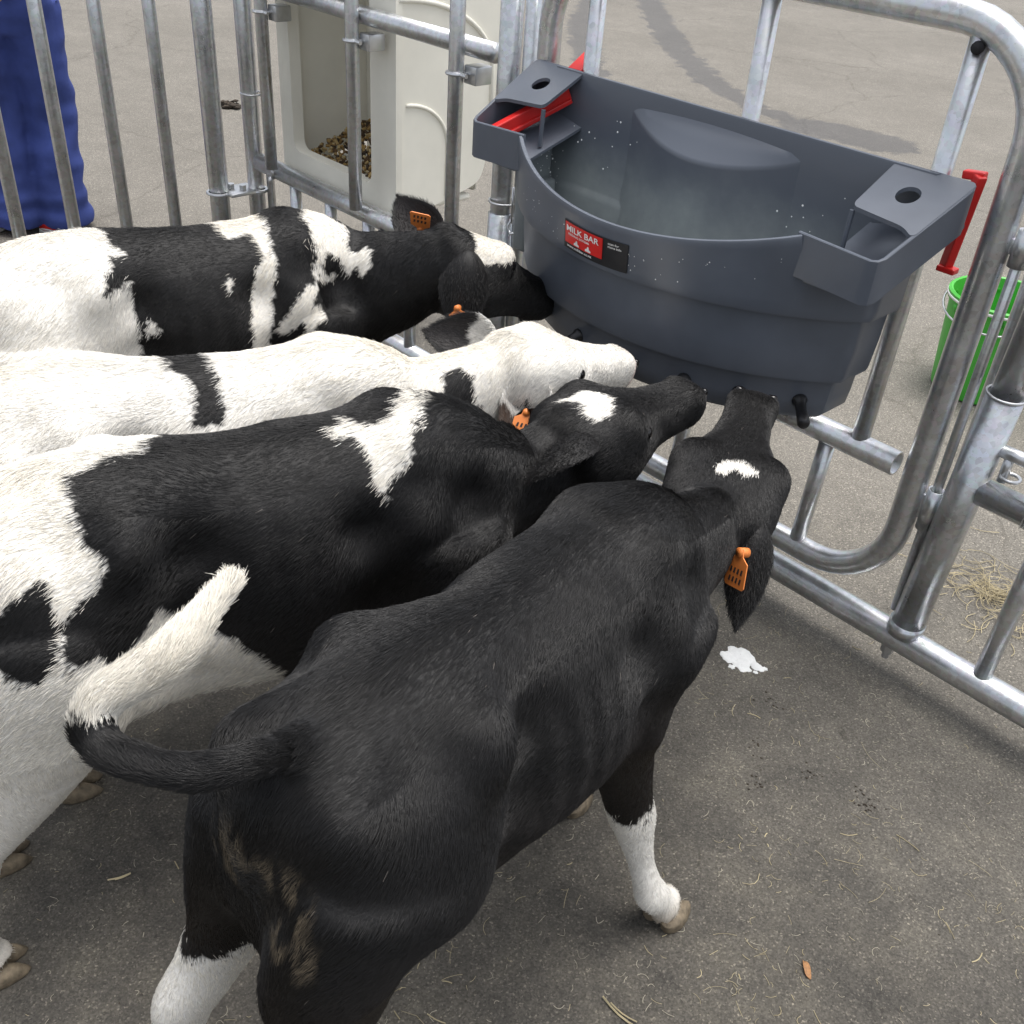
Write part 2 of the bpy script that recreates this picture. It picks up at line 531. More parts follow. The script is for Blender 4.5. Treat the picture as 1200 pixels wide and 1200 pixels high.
# latch rod with its two guide sleeves
part('latch_rod', vbar(-.692, FY + .004, .17, 1.30, .0105), 'galv', gt, org)
for z0, z1 in ((.40, .50), (1.00, 1.07)):
    c = Geo(); c.add(*pipe_open([(-.692, FY + .004, z0), (-.692, FY + .004, z1)], .0185, .004, 16))
    c.box((-.716, FY - .003, z0 + .02), (-.706, FY + .011, z1 - .02), .002)
    c.build('latch_sleeve', 'galv', gt, True, org)
part('latch_tube', vbar(-.672, FY + .038, .25, 1.5, .013), 'galv', gt, org)

# --- right hand post standing on the ground rail
org = (-.64, FY, 0)
rp = empty('hinge_post', org, 'thick galvanised post with sleeve standing on the ground rail', 'post')
part('ground_rail', tube([(-2.05, FY, .105), (-.6, FY, .105), (1.3, FY, .105)], .034, 20), 'galv', rp, org)
part('sleeve', tube([(-.652, FY, .135), (-.625, FY, .76)], .0375, 22), 'galv_dull', rp, org)
part('post', tube([(-.627, FY, .72), (-.592, FY, 1.7)], .0315, 22), 'galv', rp, org)
part('sleeve_rim', tube([(-.652 + .027 * .998 + .0385 * math.cos(a), FY + .0385 * math.sin(a), .7615 - .0016 * math.cos(a)) for a in np.linspace(0, 2 * math.pi, 28)], .003, 8, False), 'bolt', rp, org)
part('base_collar', tube([(-.653, FY, .128), (-.652, FY, .16)], .041, 22), 'galv_dull', rp, org)
b_ = Geo(); b_.tube([(-.675, FY, .075), (-.675, FY, .052)], .016, 6); b_.tube([(-.675, FY, .055), (-.675, FY, .034)], .009, 10)
b_.build('bolt', 'bolt', rp, True, org, 30)
for x in (-1.75, .9):
    part('foot', tube([(x, FY, 0), (x, FY, .08)], .03, 12), 'galv_dull', rp, org)

# --- panel to the right of the post
org = (.1, FY, 0)
rpn = empty('end_panel', org, 'short galvanised fence panel right of the thick sleeved post', 'barrier')
part('rail', pipe_open([(-.604, FY, .545), (.3, FY, .545), (1.3, FY, .545)], .030, .0045), 'galv', rpn, org)
part('rail', tube([(-.55, FY, 1.40), (1.3, FY, 1.40)], .030, 18), 'galv', rpn, org)
for x in (-.461, -.02, .42, .86):
    part('bar', vbar(x, FY, .136, .518, .0205, .006), 'galv', rpn, org)
c = Geo()
c.tube([(-.575, FY, .585), (-.575, FY, .645)], .010, 10)
c.tube([(-.60, FY, .648), (-.53, FY, .648)], .014, 14)
c.add(*ring(-.56, FY, .60, .018, .004))
c.build('latch', 'bolt', rpn, True, org)
c = Geo()
for k in range(4):
    c.tube([(-.50 + .006 * k + .003 * math.sin(a), FY + .0325 * math.cos(a), .545 + .0325 * math.sin(a)) for a in np.linspace(0, 2 * math.pi, 20)], .0016, 6, False)
c.build('wire_tie', 'bolt', rpn, True, org)

# ------------------------------------------------------------------ milk feeder
XC, YB = -1.385, 1.943
def rz(y): return 1.13 - .47 * (YB - y)
ARC_R, ARC_C = .66, 2.235
HW = .52
def d_outline():
    pts = []
    for t in np.linspace(0, 1, 27): pts.append((HW - 2 * HW * t, YB, 'b'))
    ye = ARC_C - math.sqrt(ARC_R ** 2 - .505 ** 2)
    for t in np.linspace(0, 1, 6)[1:]: pts.append((-HW, YB - (YB - ye - .02) * t, 's'))
    a0 = math.asin(.505 / ARC_R)
    for t in np.linspace(-a0, a0, 61):
        x = ARC_R * math.sin(t)
        pts.append((x, ARC_C - ARC_R * math.cos(t), 's' if abs(x) > .403 else 'f'))
    for t in np.linspace(0, 1, 6)[:-1]: pts.append((HW, ye + .02 + (YB - ye - .02) * t, 's'))
    return pts
OUT = d_outline()
TABH = .085
def inset(x, y, o, ob=0.0):
    return x * (1 - o / HW), (YB - ob) - (YB - ob - y) * (1 - o / .37) if y < YB - 1e-6 else YB - ob
def level(o, z, ob=0.0, top=None):
    L = []
    for (x, y, k) in OUT:
        X, Y = inset(x, y, o, ob)
        if top is not None:
            zz = rz(y) + top
            if k == 's': zz -= TABH
        else: zz = z
        L.append((XC + X, Y, zz))
    return L
def blend(a, b, t): return [tuple(np.array(p) * (1 - t) + np.array(q) * t) for p, q in zip(a, b)]
org = (XC, YB, 0.6)
fd = empty('milk_feeder', org, 'dark grey plastic calf milk feeder hung on the gate', 'milk feeder')
o_top, o_s1 = level(0, 0, top=0), level(.010, .862)
rows = [level(.006, 0, .006, top=.0035), level(.0015, 0, .0015, top=.002), level(0, 0, top=-.003)]
for t in (.1, .3, .5, .7, .85, 1): rows.append(blend(level(0, 0, top=-.003), o_s1, t))
rows += [level(.013, .854), level(.028, .851), level(.031, .844), level(.034, .78), level(.040, .715), level(.043, .705),
         level(.058, .701), level(.062, .694), level(.065, .65), level(.070, .615), level(.082, .602)]
nO = len(OUT)
V = [p for r_ in rows for p in r_]
Fq = []
def strip(a, b, flip=False):
    for k in range(nO):
        k2 = (k + 1) % nO
        q = (a * nO + k, a * nO + k2, b * nO + k2, b * nO + k)
        Fq.append(q[::-1] if flip else q)
for i in range(len(rows) - 1): strip(i, i + 1)
Fq.append(tuple(range((len(rows) - 1) * nO, len(rows) * nO)))
inn = [level(.0105, 0, .0105, top=.002), level(.012, 0, .012, top=-.003)]
i_s1 = level(.024, .875, .018)
for t in (.25, .5, .75, 1): inn.append(blend(inn[1], i_s1, t))
inn += [level(.030, .868, .020), level(.046, .862, .024), level(.052, .85, .027), level(.060, .76, .035), level(.075, .685, .045), level(.10, .672, .07), level(.2, .668, .15)]
b0 = len(rows)
V += [p for r_ in inn for p in r_]
for i in range(len(inn) - 1): strip(b0 + i, b0 + i + 1, True)
Fq.append(tuple(range((b0 + len(inn) - 1) * nO, (b0 + len(inn)) * nO))[::-1])
strip(0, b0, True)
tub = mesh_obj('tub', V, Fq, 'tub', fd, True, org)
sharp_edges(tub, 38)
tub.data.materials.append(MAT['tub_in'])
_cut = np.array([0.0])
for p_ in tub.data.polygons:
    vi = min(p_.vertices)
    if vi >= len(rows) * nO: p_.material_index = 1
# handle pockets at both sides: open trough in front, pierced cover behind
for s in (-1, 1):
    G = Geo()
    th = .008
    fx0, fx1, bx1 = .405, .556, .590       # inner edge, outer edge front, outer edge back
    yf, yb = 1.703, YB - .002
    def xo(y): return fx1 + (bx1 - fx1) * (y - yf) / (yb - yf)
    path = [(fx0 - .024, yf + .010, 0), (fx1, yf, 0), (bx1, yb, 0), (fx0 + .02, yb, 0)]
    path = resample(np.array(fillet(path, .016, 6)), .012)
    tn = np.gradient(path, axis=0); tn /= np.linalg.norm(tn, axis=1)[:, None]
    vs, fs = [], []
    for c_, t_ in zip(path, tn):
        nrm = np.array((-t_[1], t_[0]))
        for (o_, zt) in ((-th / 2, -TABH), (-th / 2, -.002), (-th / 4, 0.0), (th / 4, 0.0), (th / 2, -.002), (th / 2, -TABH)):
            xx, yy = c_[:2] + nrm * o_
            vs.append((XC + s * xx, yy, rz(min(c_[1], YB)) + zt + .0035))
    m = len(path) - 1
    for i in range(m):
        for k in range(6):
            k2 = (k + 1) % 6
            fs.append((i * 6 + k, i * 6 + k2, (i + 1) * 6 + k2, (i + 1) * 6 + k))
    fs += [tuple(range(6)), tuple(range(m * 6, m * 6 + 6))]
    G.add(vs, fs)
    # floor of the pocket
    vs = [(XC + s * (fx0 + .005), yf + .012, rz(yf) - TABH + .008), (XC + s * (fx1 - .022), yf + .002, rz(yf) - TABH + .012), (XC + s * (fx1 - .002), yf + .02, rz(yf + .02) - TABH + .012),
          (XC + s * (bx1 - .002), yb, rz(yb) - TABH + .012), (XC + s * fx0, yb, rz(yb) - TABH - .03)]
    vs += [(a, b, c - .007) for a, b, c in vs]
    G.add(vs, [(0, 1, 2, 3, 4), (5, 6, 7, 8, 9)] + [(q_, (q_ + 1) % 5, 5 + (q_ + 1) % 5, 5 + q_) for q_ in range(5)])
    # cover with round hole
    yc0, yc1 = 1.795, yb
    cx, cy, cr = .497, 1.868, .0225
    m = 32
    outer, hole = [], []
    xin = .422
    poly = fillet([(xin, yc0 + .012, 0), (xo(yc0) - .03, yc0, 0), (xo(yc0), yc0 - .018, 0), (xo(yc1), yc1, 0), (xin, yc1, 0)], .012, 4, True)
    P = resample(np.array(poly + [poly[0]]), .006)[:-1]
    ang = np.arctan2(P[:, 1] - cy, P[:, 0] - cx)
    vs, fs = [], []
    for p_, a in zip(P, ang):
        h_ = (cx + cr * math.cos(a), cy + cr * math.sin(a))
        for (x_, y_) in ((p_[0], p_[1]), h_):
            vs.append((XC + s * x_, y_, rz(y_) + .0045)); vs.append((XC + s * x_, y_, rz(y_) - .0035))
    K = len(P)
    for i in range(K):
        j = (i + 1) % K
        fs += [(4 * i, 4 * j, 4 * j + 2, 4 * i + 2), (4 * i + 1, 4 * j + 1, 4 * j + 3, 4 * i + 3),
               (4 * i, 4 * j, 4 * j + 1, 4 * i + 1), (4 * i + 2, 4 * j + 2, 4 * j + 3, 4 * i + 3)]
    G.add(vs, fs)
    # web down from the corner of the cover
    G.tube([(XC + s * .424, yc0 + .016, rz(yc0)), (XC + s * .424, yc0 + .012, rz(yc0) - TABH)], .0055, 8)
    pk = G.build('handle_pocket', 'tub', fd, True, org)
    sharp_edges(pk, 35)
    # red mounting bracket
    B = Geo()
    def bar3(p, q, w, h):
        p, q = np.array(p, float), np.array(q, float)
        d = unit(q - p); side = unit(np.cross(d, (0, 0, 1))); up = np.cross(side, d)
        vs = [e + side * a * w + up * b * h for e in (p, q) for a, b in ((-1, -1), (1, -1), (1, 1), (-1, 1))]
        B.add(vs, [(0, 1, 2, 3), (4, 5, 6, 7), (0, 1, 5, 4), (1, 2, 6, 5), (2, 3, 7, 6), (3, 0, 4, 7)])
    xa, xb = (XC - .535, XC - .462) if s < 0 else (XC + .50, XC + .545)
    if s < 0:
        bar3((xa, 1.722, rz(1.722) - .048), (xb, YB - .012, rz(YB) - .052), .013, .017)
        bar3((xa + .010, 1.722, rz(1.722) - .062), (xb + .010, YB - .012, rz(YB) - .066), .010, .006)
        bar3((xb, YB + .004, 1.118), (xb - .012, YB + .075, 1.150), .020, .016)
        bar3((xb - .012, YB + .070, 1.165), (xb - .012, YB + .070, 1.0), .017, .008)
        bar3((xb - .004, YB - .016, 1.125), (xb - .004, YB - .016, 1.05), .006, .006)
    else:
        xs_ = XC + .583
        bar3((xs_ - .005, YB + .022, 1.142), (xs_ - .022, YB + .034, .955), .009, .013)
        bar3((xs_ - .034, YB + .030, .955), (xs_ + .004, YB + .030, .955), .012, .006)
        bar3((xs_ - .04, YB + .030, 1.135), (xs_ + .002, YB + .030, 1.140), .010, .008)
    br = B.build('mounting_bracket', 'red', fd, False, org)
    mod = br.modifiers.new('bevel', 'BEVEL'); mod.width = .003; mod.segments = 2
# moulded ledge on the inside of the back
G = Geo()
vs, fs = [], []
xs = np.linspace(-.262, .235, 25)
for x in xs:
    u = (x + .0135) / .2485
    w_ = max(0, 1 - u * u)
    d = .058 * max(0, 1 - u * u) ** 1.5
    zt = 1.092 - .012 * u * u
    def wy(z_): return YB - np.interp(z_, [.685, .76, .862, .875, 1.13], [.046, .036, .025, .019, .0125]) - .0005 + .006 * (1 - w_) ** 4
    yb = wy(1.08)
    zl = 1.086 - .048 * max(0, 1 - u * u)
    prof = [(wy(zt) + .010, zt + .012), (wy(zt), zt + .010), (wy(zt) - d * .5, (zt + zl) / 2 + .005), (wy(zl) - d + .004 * w_, zl + .003), (wy(zl) - d, zl - .001)]
    for dz_, f_ in ((.010, 1.0), (.05, .98), (.10, .96), (.16, .94), (.21, .92), (.28, .9), (.34, .9)):
        prof.append((wy(zl - dz_) - d * f_, max(.672, zl - dz_)))
    prof.append((wy(.67) + .012, .668))
    vs += [(XC + x, y_, z_) for y_, z_ in prof]
K = len(prof)
for i in range(len(xs) - 1):
    for k in range(K - 1): fs.append((i * K + k, i * K + k + 1, (i + 1) * K + k + 1, (i + 1) * K + k))
fs += [tuple(range(K)), tuple(range((len(xs) - 1) * K, len(xs) * K))]
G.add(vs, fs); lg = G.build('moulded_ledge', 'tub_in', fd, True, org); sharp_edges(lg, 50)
# raised panels moulded into the left inner wall
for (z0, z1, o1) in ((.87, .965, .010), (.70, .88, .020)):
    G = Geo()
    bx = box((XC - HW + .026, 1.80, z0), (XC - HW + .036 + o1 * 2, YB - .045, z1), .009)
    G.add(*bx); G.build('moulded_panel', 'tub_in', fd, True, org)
# teats
def arc_pt(x, off, z):
    y = ARC_C - math.sqrt((ARC_R) ** 2 - x * x)
    X, Y = inset(x, y, .064)
    nx, ny = unit((x, y - ARC_C))
    return np.array((XC + X + nx * off, Y + ny * off, z))
for x in (-.42, -.27, -.10, .09, .235, .36, .475):
    p0, p1 = arc_pt(x, -.012, .652), arc_pt(x, .070, .626)
    n_ = unit(p1 - p0)
    rr = [.0165, .0165, .012, .0115, .0135, .0135, .010]
    P = [p0 + n_ * t for t in (0, .014, .020, .045, .060, .078, .084)]
    G = Geo(); G.tube(P, rr, 14); G.build('teat', 'teat', fd, True, org)
# sticker
U0 = -.108
def arc_map(u, v, off):
    """u along the rim (m), v below the rim"""
    a = (U0 + (u - U0) * 1.22) / ARC_R
    v = .030 + (v - .030) * .9
    y = ARC_C - ARC_R * math.cos(a)
    z = rz(y) - v
    f_ = min(1, max(0, v / .12))
    X, Y = inset(ARC_R * math.sin(a), y, .010 * f_)
    return (XC + X + math.sin(a) * off, Y - math.cos(a) * off, z)
def sticker(name, u0, u1, v0, v1, mat, off, parent):
    vs, fs = [], []
    n = 10
    for i in range(n + 1):
        u = u0 + (u1 - u0) * i / n
        vs += [arc_map(u, v0, off), arc_map(u, v1, off), arc_map(u, v1, off - .0012), arc_map(u, v0, off - .0012)]
    for i in range(n):
        for k in range(4):
            fs.append((4 * i + k, 4 * i + (k + 1) % 4, 4 * i + 4 + (k + 1) % 4, 4 * i + 4 + k))
    return mesh_obj(name, vs, fs, mat, parent, False, org)
def lettering(text, size, u, v, mat, off, parent, name='lettering'):
    cu = bpy.data.curves.new('t', 'FONT'); cu.body = text; cu.size = size; cu.offset = size * .02
    ob = bpy.data.objects.new('t', cu); COL.objects.link(ob)
    dg = bpy.context.evaluated_depsgraph_get()
    me = bpy.data.meshes.new_from_object(ob.evaluated_get(dg))
    vs = [arc_map(u + p.co.x, v - p.co.y, off) for p in me.vertices]
    fs = [tuple(p.vertices) for p in me.polygons]
    bpy.data.objects.remove(ob)
    return mesh_obj(name, vs, fs, mat, parent, False, org)
st = sticker('sticker', U0, U0 + .155, .030, .098, 'black', .0022, fd)
sticker('red_panel', U0 + .004, U0 + .100, .0335, .083, 'red', .0036, st)
lettering('MILK BAR', .0195, U0 + .008, .0525, 'white', .0046, st)
lettering('FEEDING SYSTEMS', .0068, U0 + .014, .0615, 'white', .0046, st)
for k in (0, 1):
    vs = []
    uu = U0 + .030 + .030 * k
    for (a, b) in ((0, .080), (.014, .080), (.014, .076), (.010, .074), (.009, .068), (.006, .067), (.004, .073), (0, .075)):
        vs.append(arc_map(uu + a, b, .0046))
    mesh_obj('cow_mark', vs, [tuple(range(8))], 'white', st, False, org)
lettering('www.milkbar.co.nz', .0085, U0 + .010, .0915, 'white', .0036, st)
lettering('scan for\nmore info', .0075, U0 + .112, .0415, 'white', .0036, st)

# ------------------------------------------------------------------ cream feed box behind the barrier
org = (-2.95, 2.2, .45)
fbx = empty('feed_box', org, 'cream plastic concentrate feed box hung behind the barrier', 'feed box')
bx0, bx1, byf = -3.33, -2.66, 2.03
def boxwall(name, lo, hi, bev=.012): return part(name, box(lo, hi, bev), 'cream', fbx, org, None)
# side profile (y, z): deep hopper with rounded back
def prof_side(x, th):
    pr = [(byf, .49), (byf, 1.52), (byf + .47, 1.52), (byf + .45, 1.25), (byf + .425, 1.0), (byf + .37, .62), (byf + .345, .575), (byf + .30, .56)]
    pr = [(p[1], p[2]) for p in fillet([(0, a, b) for a, b in pr], .03, 4, True)]
    vs = [(x, a, b) for a, b in pr] + [(x + th, a, b) for a, b in pr]
    n = len(pr)
    fs = [tuple(range(n)), tuple(range(n, 2 * n))] + [(k, (k + 1) % n, n + (k + 1) % n, n + k) for k in range(n)]
    return vs, fs
for x in (bx0 + .004, bx1 - .022):
    o = part('side_panel', prof_side(x, .018), 'cream', fbx, org); sharp_edges(o, 30)
# raised moulding on the outside of the right panel
def arch(x, y0, y1, z0, z1, t):
    P = [(x, y1, z0)]
    for a in np.linspace(0, math.pi / 2, 14):
        P.append((x, y0 + (y1 - y0) * math.cos(a), z0 + (z1 - z0) * (.55 + .45 * math.sin(a))))
    return tube(P, t, 8)
part('moulding', arch(bx1 - .003, byf + .03, byf + .20, .55, .86, .006), 'cream', fbx, org)
part('moulding', arch(bx1 - .003, byf + .0, byf + .385, .66, 1.16, .008), 'cream', fbx, org)
fo = [(bx0, .485), (bx1, .485), (bx1, 1.52), (bx0, 1.52)]
fi = [(bx0 + .075, .59), (bx1 - .13, .59), (bx1 - .13, 1.40), (bx0 + .075, 1.40)]
fo = [(p[0], p[1]) for p in fillet([(a, b, 0) for a, b in fo], .03, 5, True)]
fi = [(p[0], p[1]) for p in fillet([(a, b, 0) for a, b in fi], .035, 5, True)]
n = len(fo)
vs = [(a, byf - .012, b) for a, b in fo] + [(a, byf - .014, b) for a, b in fi] + [(a, byf + .03, b) for a, b in fi] + [(a, byf + .012, b) for a, b in fo]
fs = []
for k in range(n):
    j = (k + 1) % n
    fs += [(k, j, n + j, n + k), (n + k, n + j, 2 * n + j, 2 * n + k), (3 * n + k, 3 * n + j, j, k), (2 * n + k, 2 * n + j, 3 * n + j, 3 * n + k)]
o = mesh_obj('front_frame', vs, fs, 'cream', fbx, True, org); sharp_edges(o, 35)
boxwall('bottom', (bx0 + .02, byf + .01, .51), (bx1 - .02, byf + .33, .535))
boxwall('back_panel', (bx0 + .02, byf + .34, .54), (bx1 - .02, byf + .355, 1.5))
boxwall('lid', (bx0 - .01, byf - .02, 1.522), (bx1 + .01, byf + .49, 1.55))
b_ = Geo(); b_.tube([(bx1 - .05, byf + .03, .50), (bx1 - .05, byf + .03, .468)], .018, 8); b_.build('rubber_foot', 'teat', fbx, True, org)
# pelleted feed heaped inside
V, Fq = [], []
RS = np.random.default_rng(5)
for k in range(900):
    x = RS.uniform(bx0 + .05, bx1 - .05); y = RS.uniform(byf + .02, byf + .32)
    z = .545 + .11 * max(0, (y - byf) / .34) + .06 * max(0, (x - bx0 - .2) / .4) + RS.uniform(-.01, .006)
    d = unit(RS.normal(size=3)); L = RS.uniform(.006, .011)
    a, b = tube([np.array((x, y, z)) - d * L, np.array((x, y, z)) + d * L], RS.uniform(.004, .006), 6)
    bb = len(V); V += a; Fq += [tuple(i + bb for i in q) for q in b]
pel = mesh_obj('feed_pellets', V, Fq, None, fbx, False, org)
t = NT('feed_pellet'); isl = t.n('NewGeometry').outputs['Random Per Island']
t.set(Base_Color=t.ramp(isl, [(0.0, (.03, .02, .012)), (.45, (.16, .09, .035)), (.75, (.42, .27, .09)), (1, (.55, .45, .25))]), Roughness=.8)
pel.data.materials.append(t.m); pel['kind'] = 'stuff'

# ------------------------------------------------------------------ green bucket outside the gate
org = (-1.262, 3.60, 0)
bk = empty('bucket', org, 'bright green plastic bucket standing behind the gate', 'bucket')
prof = [(r_ * .9, z_ * .86) for r_, z_ in [(.0, .004), (.162, .004), (.170, .012), (.198, .385), (.208, .387), (.211, .418), (.203, .424), (.195, .42), (.190, .385), (.160, .02), (0, .018)]]
def lathe(prof, cx, cy, n=40):
    vs = [(cx + r * math.cos(2 * math.pi * k / n), cy + r * math.sin(2 * math.pi * k / n), z) for r, z in prof for k in range(n)]
    fs = [(i * n + k, i * n + (k + 1) % n, (i + 1) * n + (k + 1) % n, (i + 1) * n + k) for i in range(len(prof) - 1) for k in range(n)]
    return vs, fs
part('body', lathe(prof, org[0], org[1]), 'green', bk, org, 40)
part('rim_band', lathe([(.1885, .342), (.1915, .342), (.1915, .351), (.1885, .351)], org[0], org[1]), 'white', bk, org)
hd = [(org[0] + .193 * math.cos(a), org[1] - .197 * math.sin(a), .330 - .05 * math.sin(a)) for a in np.linspace(0, math.pi, 20)]
part('handle', tube(hd, .004, 8), 'bolt', bk, org)
for a in np.linspace(0, 2 * math.pi, 7)[:-1]:
    c = Geo(); c.tube([(org[0] + .176 * math.cos(a), org[1] + .176 * math.sin(a), .31), (org[0] + .183 * math.cos(a), org[1] + .183 * math.sin(a), .334)], .012, 6)
    c.build('rib', 'green', bk, True, org)

# ------------------------------------------------------------------ calves
WHITE, BLACK = np.array((.80, .775, .72)), np.array((.0036, .0032, .0032))
GREYB = np.array((.030, .027, .026))

def remesh(verts, faces, voxel, smooth_it, lam=.5, keep=None):
    me = bpy.data.meshes.new('tmp'); me.from_pydata([tuple(map(float, v)) for v in verts], [], [tuple(map(int, f)) for f in faces])
    bm = bmesh.new(); bm.from_mesh(me)
    bmesh.ops.recalc_face_normals(bm, faces=bm.faces[:]); bm.to_mesh(me); bm.free()
    ob = bpy.data.objects.new('tmp', me); COL.objects.link(ob)
    md = ob.modifiers.new('r', 'REMESH'); md.mode = 'VOXEL'; md.voxel_size = voxel
    dg = bpy.context.evaluated_depsgraph_get()
    m2 = bpy.data.meshes.new_from_object(ob.evaluated_get(dg))
    bpy.data.objects.remove(ob); bpy.data.meshes.remove(me)
    n = len(m2.vertices)
    P = np.empty(n * 3); m2.vertices.foreach_get('co', P); P = P.reshape(n, 3)
    E_ = np.empty(len(m2.edges) * 2, int); m2.edges.foreach_get('vertices', E_); E_ = E_.reshape(-1, 2)
    F_ = [tuple(p.vertices) for p in m2.polygons]
    bpy.data.meshes.remove(m2)
    deg = np.bincount(E_.ravel(), minlength=n).astype(float)[:, None]
    W = np.full((n, 1), 1.0) if keep is None else keep(P)[:, None]
    for it in range(smooth_it):
        for f_ in (lam, -lam * .62):            # Taubin: smooths without shrinking
            S = np.zeros_like(P)
            np.add.at(S, E_[:, 0], P[E_[:, 1]]); np.add.at(S, E_[:, 1], P[E_[:, 0]])
            P = P + f_ * W * (S / deg - P)
    return P, F_, E_

def vnormals(P, F_):
    T = np.array([f[:3] for f in F_])
    N = np.cross(P[T[:, 1]] - P[T[:, 0]], P[T[:, 2]] - P[T[:, 0]])
    VN = np.zeros_like(P)
    for k in range(3): np.add.at(VN, T[:, k], N)
    q = [f for f in F_ if len(f) == 4]
    if q:
        q = np.array(q); np.add.at(VN, q[:, 3], np.cross(P[q[:, 2]] - P[q[:, 0]], P[q[:, 3]] - P[q[:, 0]]))
    return VN / (np.linalg.norm(VN, axis=1)[:, None] + 1e-12)

def in_poly(x, y, poly):
    poly = np.asarray(poly)
    inside = np.zeros(len(x), bool)
    j = len(poly) - 1
    for i in range(len(poly)):
        xi, yi = poly[i]; xj, yj = poly[j]
        c = ((yi > y) != (yj > y)) & (x < (xj - xi) * (y - yi) / (yj - yi + 1e-12) + xi)
        inside ^= c; j = i
    return inside

# torso sections: x along the spine, top, bottom, half width, roundness
TORSO = [(-.372, .690, .520, .058), (-.350, .742, .470, .100), (-.30, .783, .425, .130), (-.22, .797, .410, .142),
         (-.13, .803, .410, .140), (-.03, .795, .402, .126), (.07, .788, .388, .130), (.16, .790, .382, .127),
         (.24, .800, .395, .114), (.30, .795, .425, .100), (.36, .765, .465, .086), (.41, .720, .510, .064)]
HIND = [(-0.255, 0.085, 0.64, 0.07, 0.108), (-0.258, 0.094, 0.55, 0.068, 0.112), (-0.262, 0.098, 0.47, 0.058, 0.098), (-0.275, 0.096, 0.4, 0.046, 0.072), (-0.298, 0.093, 0.335, 0.0365, 0.0542), (-0.322, 0.09, 0.285, 0.0332, 0.0475), (-0.316, 0.088, 0.245, 0.0275, 0.0354), (-0.306, 0.086, 0.17, 0.0213, 0.0264), (-0.3, 0.086, 0.105, 0.0242, 0.0287), (-0.294, 0.086, 0.08, 0.0287, 0.0334), (-0.28, 0.086, 0.052, 0.0253, 0.0287), (-0.266, 0.086, 0.03, 0.0311, 0.0391)]
FORE = [(0.275, 0.082, 0.62, 0.05, 0.095), (0.27, 0.09, 0.54, 0.05, 0.085), (0.25, 0.092, 0.47, 0.046, 0.068), (0.243, 0.09, 0.41, 0.0424, 0.0572), (0.25, 0.088, 0.34, 0.0362, 0.0453), (0.255, 0.086, 0.285, 0.0337, 0.0395), (0.258, 0.086, 0.255, 0.0342, 0.0382), (0.256, 0.086, 0.225, 0.0291, 0.0313), (0.253, 0.086, 0.16, 0.0206, 0.023), (0.252, 0.086, 0.105, 0.023, 0.0257), (0.254, 0.086, 0.08, 0.0274, 0.0302), (0.266, 0.086, 0.052, 0.024, 0.0268), (0.278, 0.086, 0.03, 0.0302, 0.0369)]
HEAD = [(-.06, .045, .045, .050), (.0, .066, .052, .066), (.08, .076, .057, .080), (.18, .080, .060, .092), (.28, .082, .059, .092), (.38, .076, .053, .084), (.48, .062, .046, .074),
        (.60, .047, .039, .060), (.72, .040, .034, .050), (.82, .0375, .033, .046), (.90, .0385, .032, .043), (.955, .036, .028, .038), (.99, .029, .021, .030), (1.015, .019, .012, .018), (1.028, .008, .005, .008)]

